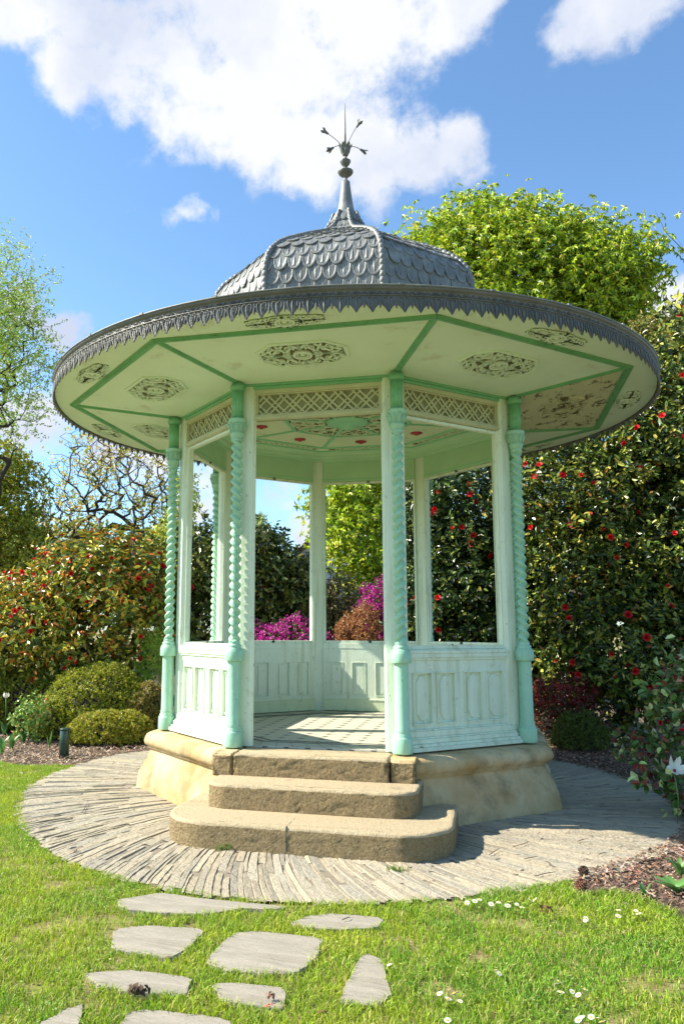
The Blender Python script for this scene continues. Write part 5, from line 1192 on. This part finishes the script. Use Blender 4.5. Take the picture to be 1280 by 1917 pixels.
# daisies in the lawn
def daisy():
    b = MB(); n_ = 13
    for i in range(n_):
        a = 2*math.pi*i/n_; ca, sa = math.cos(a), math.sin(a); vs = [(.004*ca, .004*sa, 0), (.012*ca-.003*sa, .012*sa+.003*ca, .001), (.0165*ca, .0165*sa, .002), (.012*ca+.003*sa, .012*sa-.003*ca, .001)]; b.add(vs, [(0, 3, 2, 1)])
    o = b.build('petals', MT['white2']); b = MB(); b.lathe([(.006, -.001), (.006, .002), (.003, .004)], 10); c_ = b.build('disc', MT['yellow'])
    b = MB(); b.tube([(0, 0, -.045), (0, 0, 0)], .0012, 4); s_ = b.build('stem', MT['tulip']); return o, c_, s_
D_ = daisy()
dpos = []
zz6 = lambda x, y: (560+x*.5625, 1600+y*.5625)
cl = [zz6(*a) for a in [(950, 213), (1063, 205), (1118, 187), (992, 188), (1060, 185), (1086, 163), (780, 150), (763, 150), (820, 330), (655, 385), (662, 395), (866, 422), (935, 440), (902, 455), (925, 467), (870, 458), (470, 463), (515, 462), (300, 367), (938, 543), (968, 540), (1007, 557), (595, 150), (580, 155), (640, 165), (665, 160), (700, 158), (720, 165), (555, 160), (690, 170), (535, 488), (495, 552)]]
cl += [(15, 1455), (22, 1440), (60, 1433), (8, 1470), (40, 1447)]
for px, py in cl:
    p = ground(px, py, .045); dpos.append((p[0]+random.uniform(-.006, .006), p[1], .045))
    for _ in range(random.choice((0, 0, 1))): dpos.append((p[0]+random.uniform(-.05, .05), p[1]+random.uniform(-.05, .05), random.uniform(.035, .05)))
for x, y, z in dpos:
    e = empty('daisy', (x, y, z)); tag(e, 'small white daisy open in the lawn grass', 'daisy', 'daisies in the lawn'); e.rotation_euler = (random.uniform(-.1, .7), random.uniform(-.5, .2), random.uniform(0, 6)); s_ = random.uniform(.8, 1.25); e.scale = (s_, s_, s_)
    for q in D_: c_ = q.copy(); COL.objects.link(c_); c_.parent = e
for q in D_: bpy.data.objects.remove(q)

# litter: cones, withered flowers, leaf clumps
def crumple(px, py, size, m, name, label, cat, n_=26, z=.02):
    c = ground(px, py, z); b = MB()
    for i in range(n_):
        d = unit(rng.normal(0, 1, 3)); d[2] = abs(d[2]); r_ = size*rng.uniform(.3, 1); s_ = unit(np.cross(d, rng.normal(0, 1, 3)))*size*.35; t = np.cross(d, s_)*rng.uniform(.5, 1); q = d*r_*[1.2, 1, .7]
        b.add([q-s_, q+t+d*size*.1, q+s_, q-t*.4], [(0, 1, 2, 3)])
    tag(b.build(name, MT[m], loc=tuple(c)), label, cat)
def cone(px, py, s_, m, label):
    c = ground(px, py, 0); b = MB(); b.lathe([(.2*s_, 0), (.75*s_, .5*s_), (.8*s_, 1*s_), (.5*s_, 1.6*s_), (.1*s_, 1.9*s_)], 12)
    for j in range(8):
        for i in range(9):
            t = (j+.5)/8; a = 2*math.pi*(i+.5*(j % 2))/9; r_ = s_*(.35+.65*math.sin(math.pi*(t*.8+.12))); z = 2*s_*t; ca, sa = math.cos(a), math.sin(a); w_ = .22*s_
            b.add([(r_*.7*ca-w_*sa, r_*.7*sa+w_*ca, z), (r_*.7*ca+w_*sa, r_*.7*sa-w_*ca, z), (r_*1.25*ca+w_*.5*sa, r_*1.25*sa-w_*.5*ca, z+.22*s_), (r_*1.25*ca-w_*.5*sa, r_*1.25*sa+w_*.5*ca, z+.22*s_), (r_*.8*ca, r_*.8*sa, z+.3*s_)], [(0, 1, 2, 3), (0, 3, 4), (3, 2, 4), (2, 1, 4)])
    o = b.build('pine_cone', MT[m], loc=tuple(c+[0, 0, .012])); o.rotation_euler = (.3, .2, 0); tag(o, label, 'pine cone')
cone(1090, 1644, .032, 'cone', 'dark open pine cone on the paving beside the mulch'); cone(1085, 1670, .034, 'dead', 'reddish brown pine cone at the corner of lawn and mulch')
crumple(259, 1856, .05, 'cone', 'withered_flower', 'dark brown withered flower lying on a stepping stone', 'withered flower', 34, .035)
crumple(508, 1866, .028, 'dead', 'seed_head', 'tan dry seed head on a stepping stone', 'seed head', 22, .03); crumple(503, 1884, .018, 'red', 'fallen_petal', 'small red brown fallen petal on a stepping stone', 'petal', 7, .028)
crumple(604, 1894, .022, 'dead', 'dead_leaf', 'orange brown dead leaf in the grass right of the stones', 'leaf', 9, .04); crumple(1020, 1705, .04, 'dead', 'withered_flower', 'dark red withered camellia flower in the grass near the mulch', 'withered flower', 16, .04)
crumple(143, 1594, .02, 'cone', 'dead_leaf', 'small black curled leaf on the left of the paving', 'leaf', 10, .02); crumple(272, 1718, .010, 'dead', 'dead_leaf', 'brown leaf fragment on the paving edge', 'leaf', 6, .03)
# grass tufts by the steps
def tuft(px, py, n_, h, label):
    c = ground(px, py); b = MB()
    for i in range(n_):
        a = random.uniform(0, 6.28); l_ = random.uniform(.3, 1)*h; x, y = random.gauss(0, .035), random.gauss(0, .018); w_ = .003; e_ = random.uniform(.2, .9)*l_
        b.add([(x-w_, y, 0), (x+w_, y, 0), (x+e_*.5*math.cos(a)+w_*.7, y+e_*.4*math.sin(a), l_*.7), (x+e_*math.cos(a), y+e_*math.sin(a), l_)], [(0, 1, 2, 3)])
    tag(b.build('grass_tuft', mat('tuft_green', (.20, .30, .05), .5, .3, 30, transl=.3), loc=(c[0], c[1], 0)), label, 'grass tuft')
tuft(422, 1592, 120, .075, 'grass tuft growing at the foot of the lowest step'); tuft(744, 1632, 60, .05, 'thin grass tuft between the slates right of the steps'); tuft(262, 1471, 40, .03, 'tiny grass tuft at the left corner of the plinth')
# twigs lying on the paving
tw_ = [(960, 1585, 990, 1575), (1020, 1612, 1030, 1618), (1000, 1640, 1040, 1632), (1080, 1575, 1100, 1570), (640, 1722, 655, 1717), (720, 1690, 735, 1684), (155, 1520, 165, 1500), (980, 1608, 1005, 1603), (1120, 1600, 1135, 1596), (915, 1600, 935, 1588)]
for i, (x0, y0, x1, y1) in enumerate(tw_):
    a, c_ = ground(x0, y0, .022), ground(x1, y1, .022); b = MB(); m_ = (a+c_)/2; b.tube([a-m_, rng.normal(0, .006, 3)*[1, 1, .2]+[0, 0, .003], c_-m_], [.0025, .003, .0015], 5)
    tag(b.build('twig', MT['barkd'], loc=tuple(m_)), 'small dark twig lying on the slates', 'twig', 'twigs on the slates')
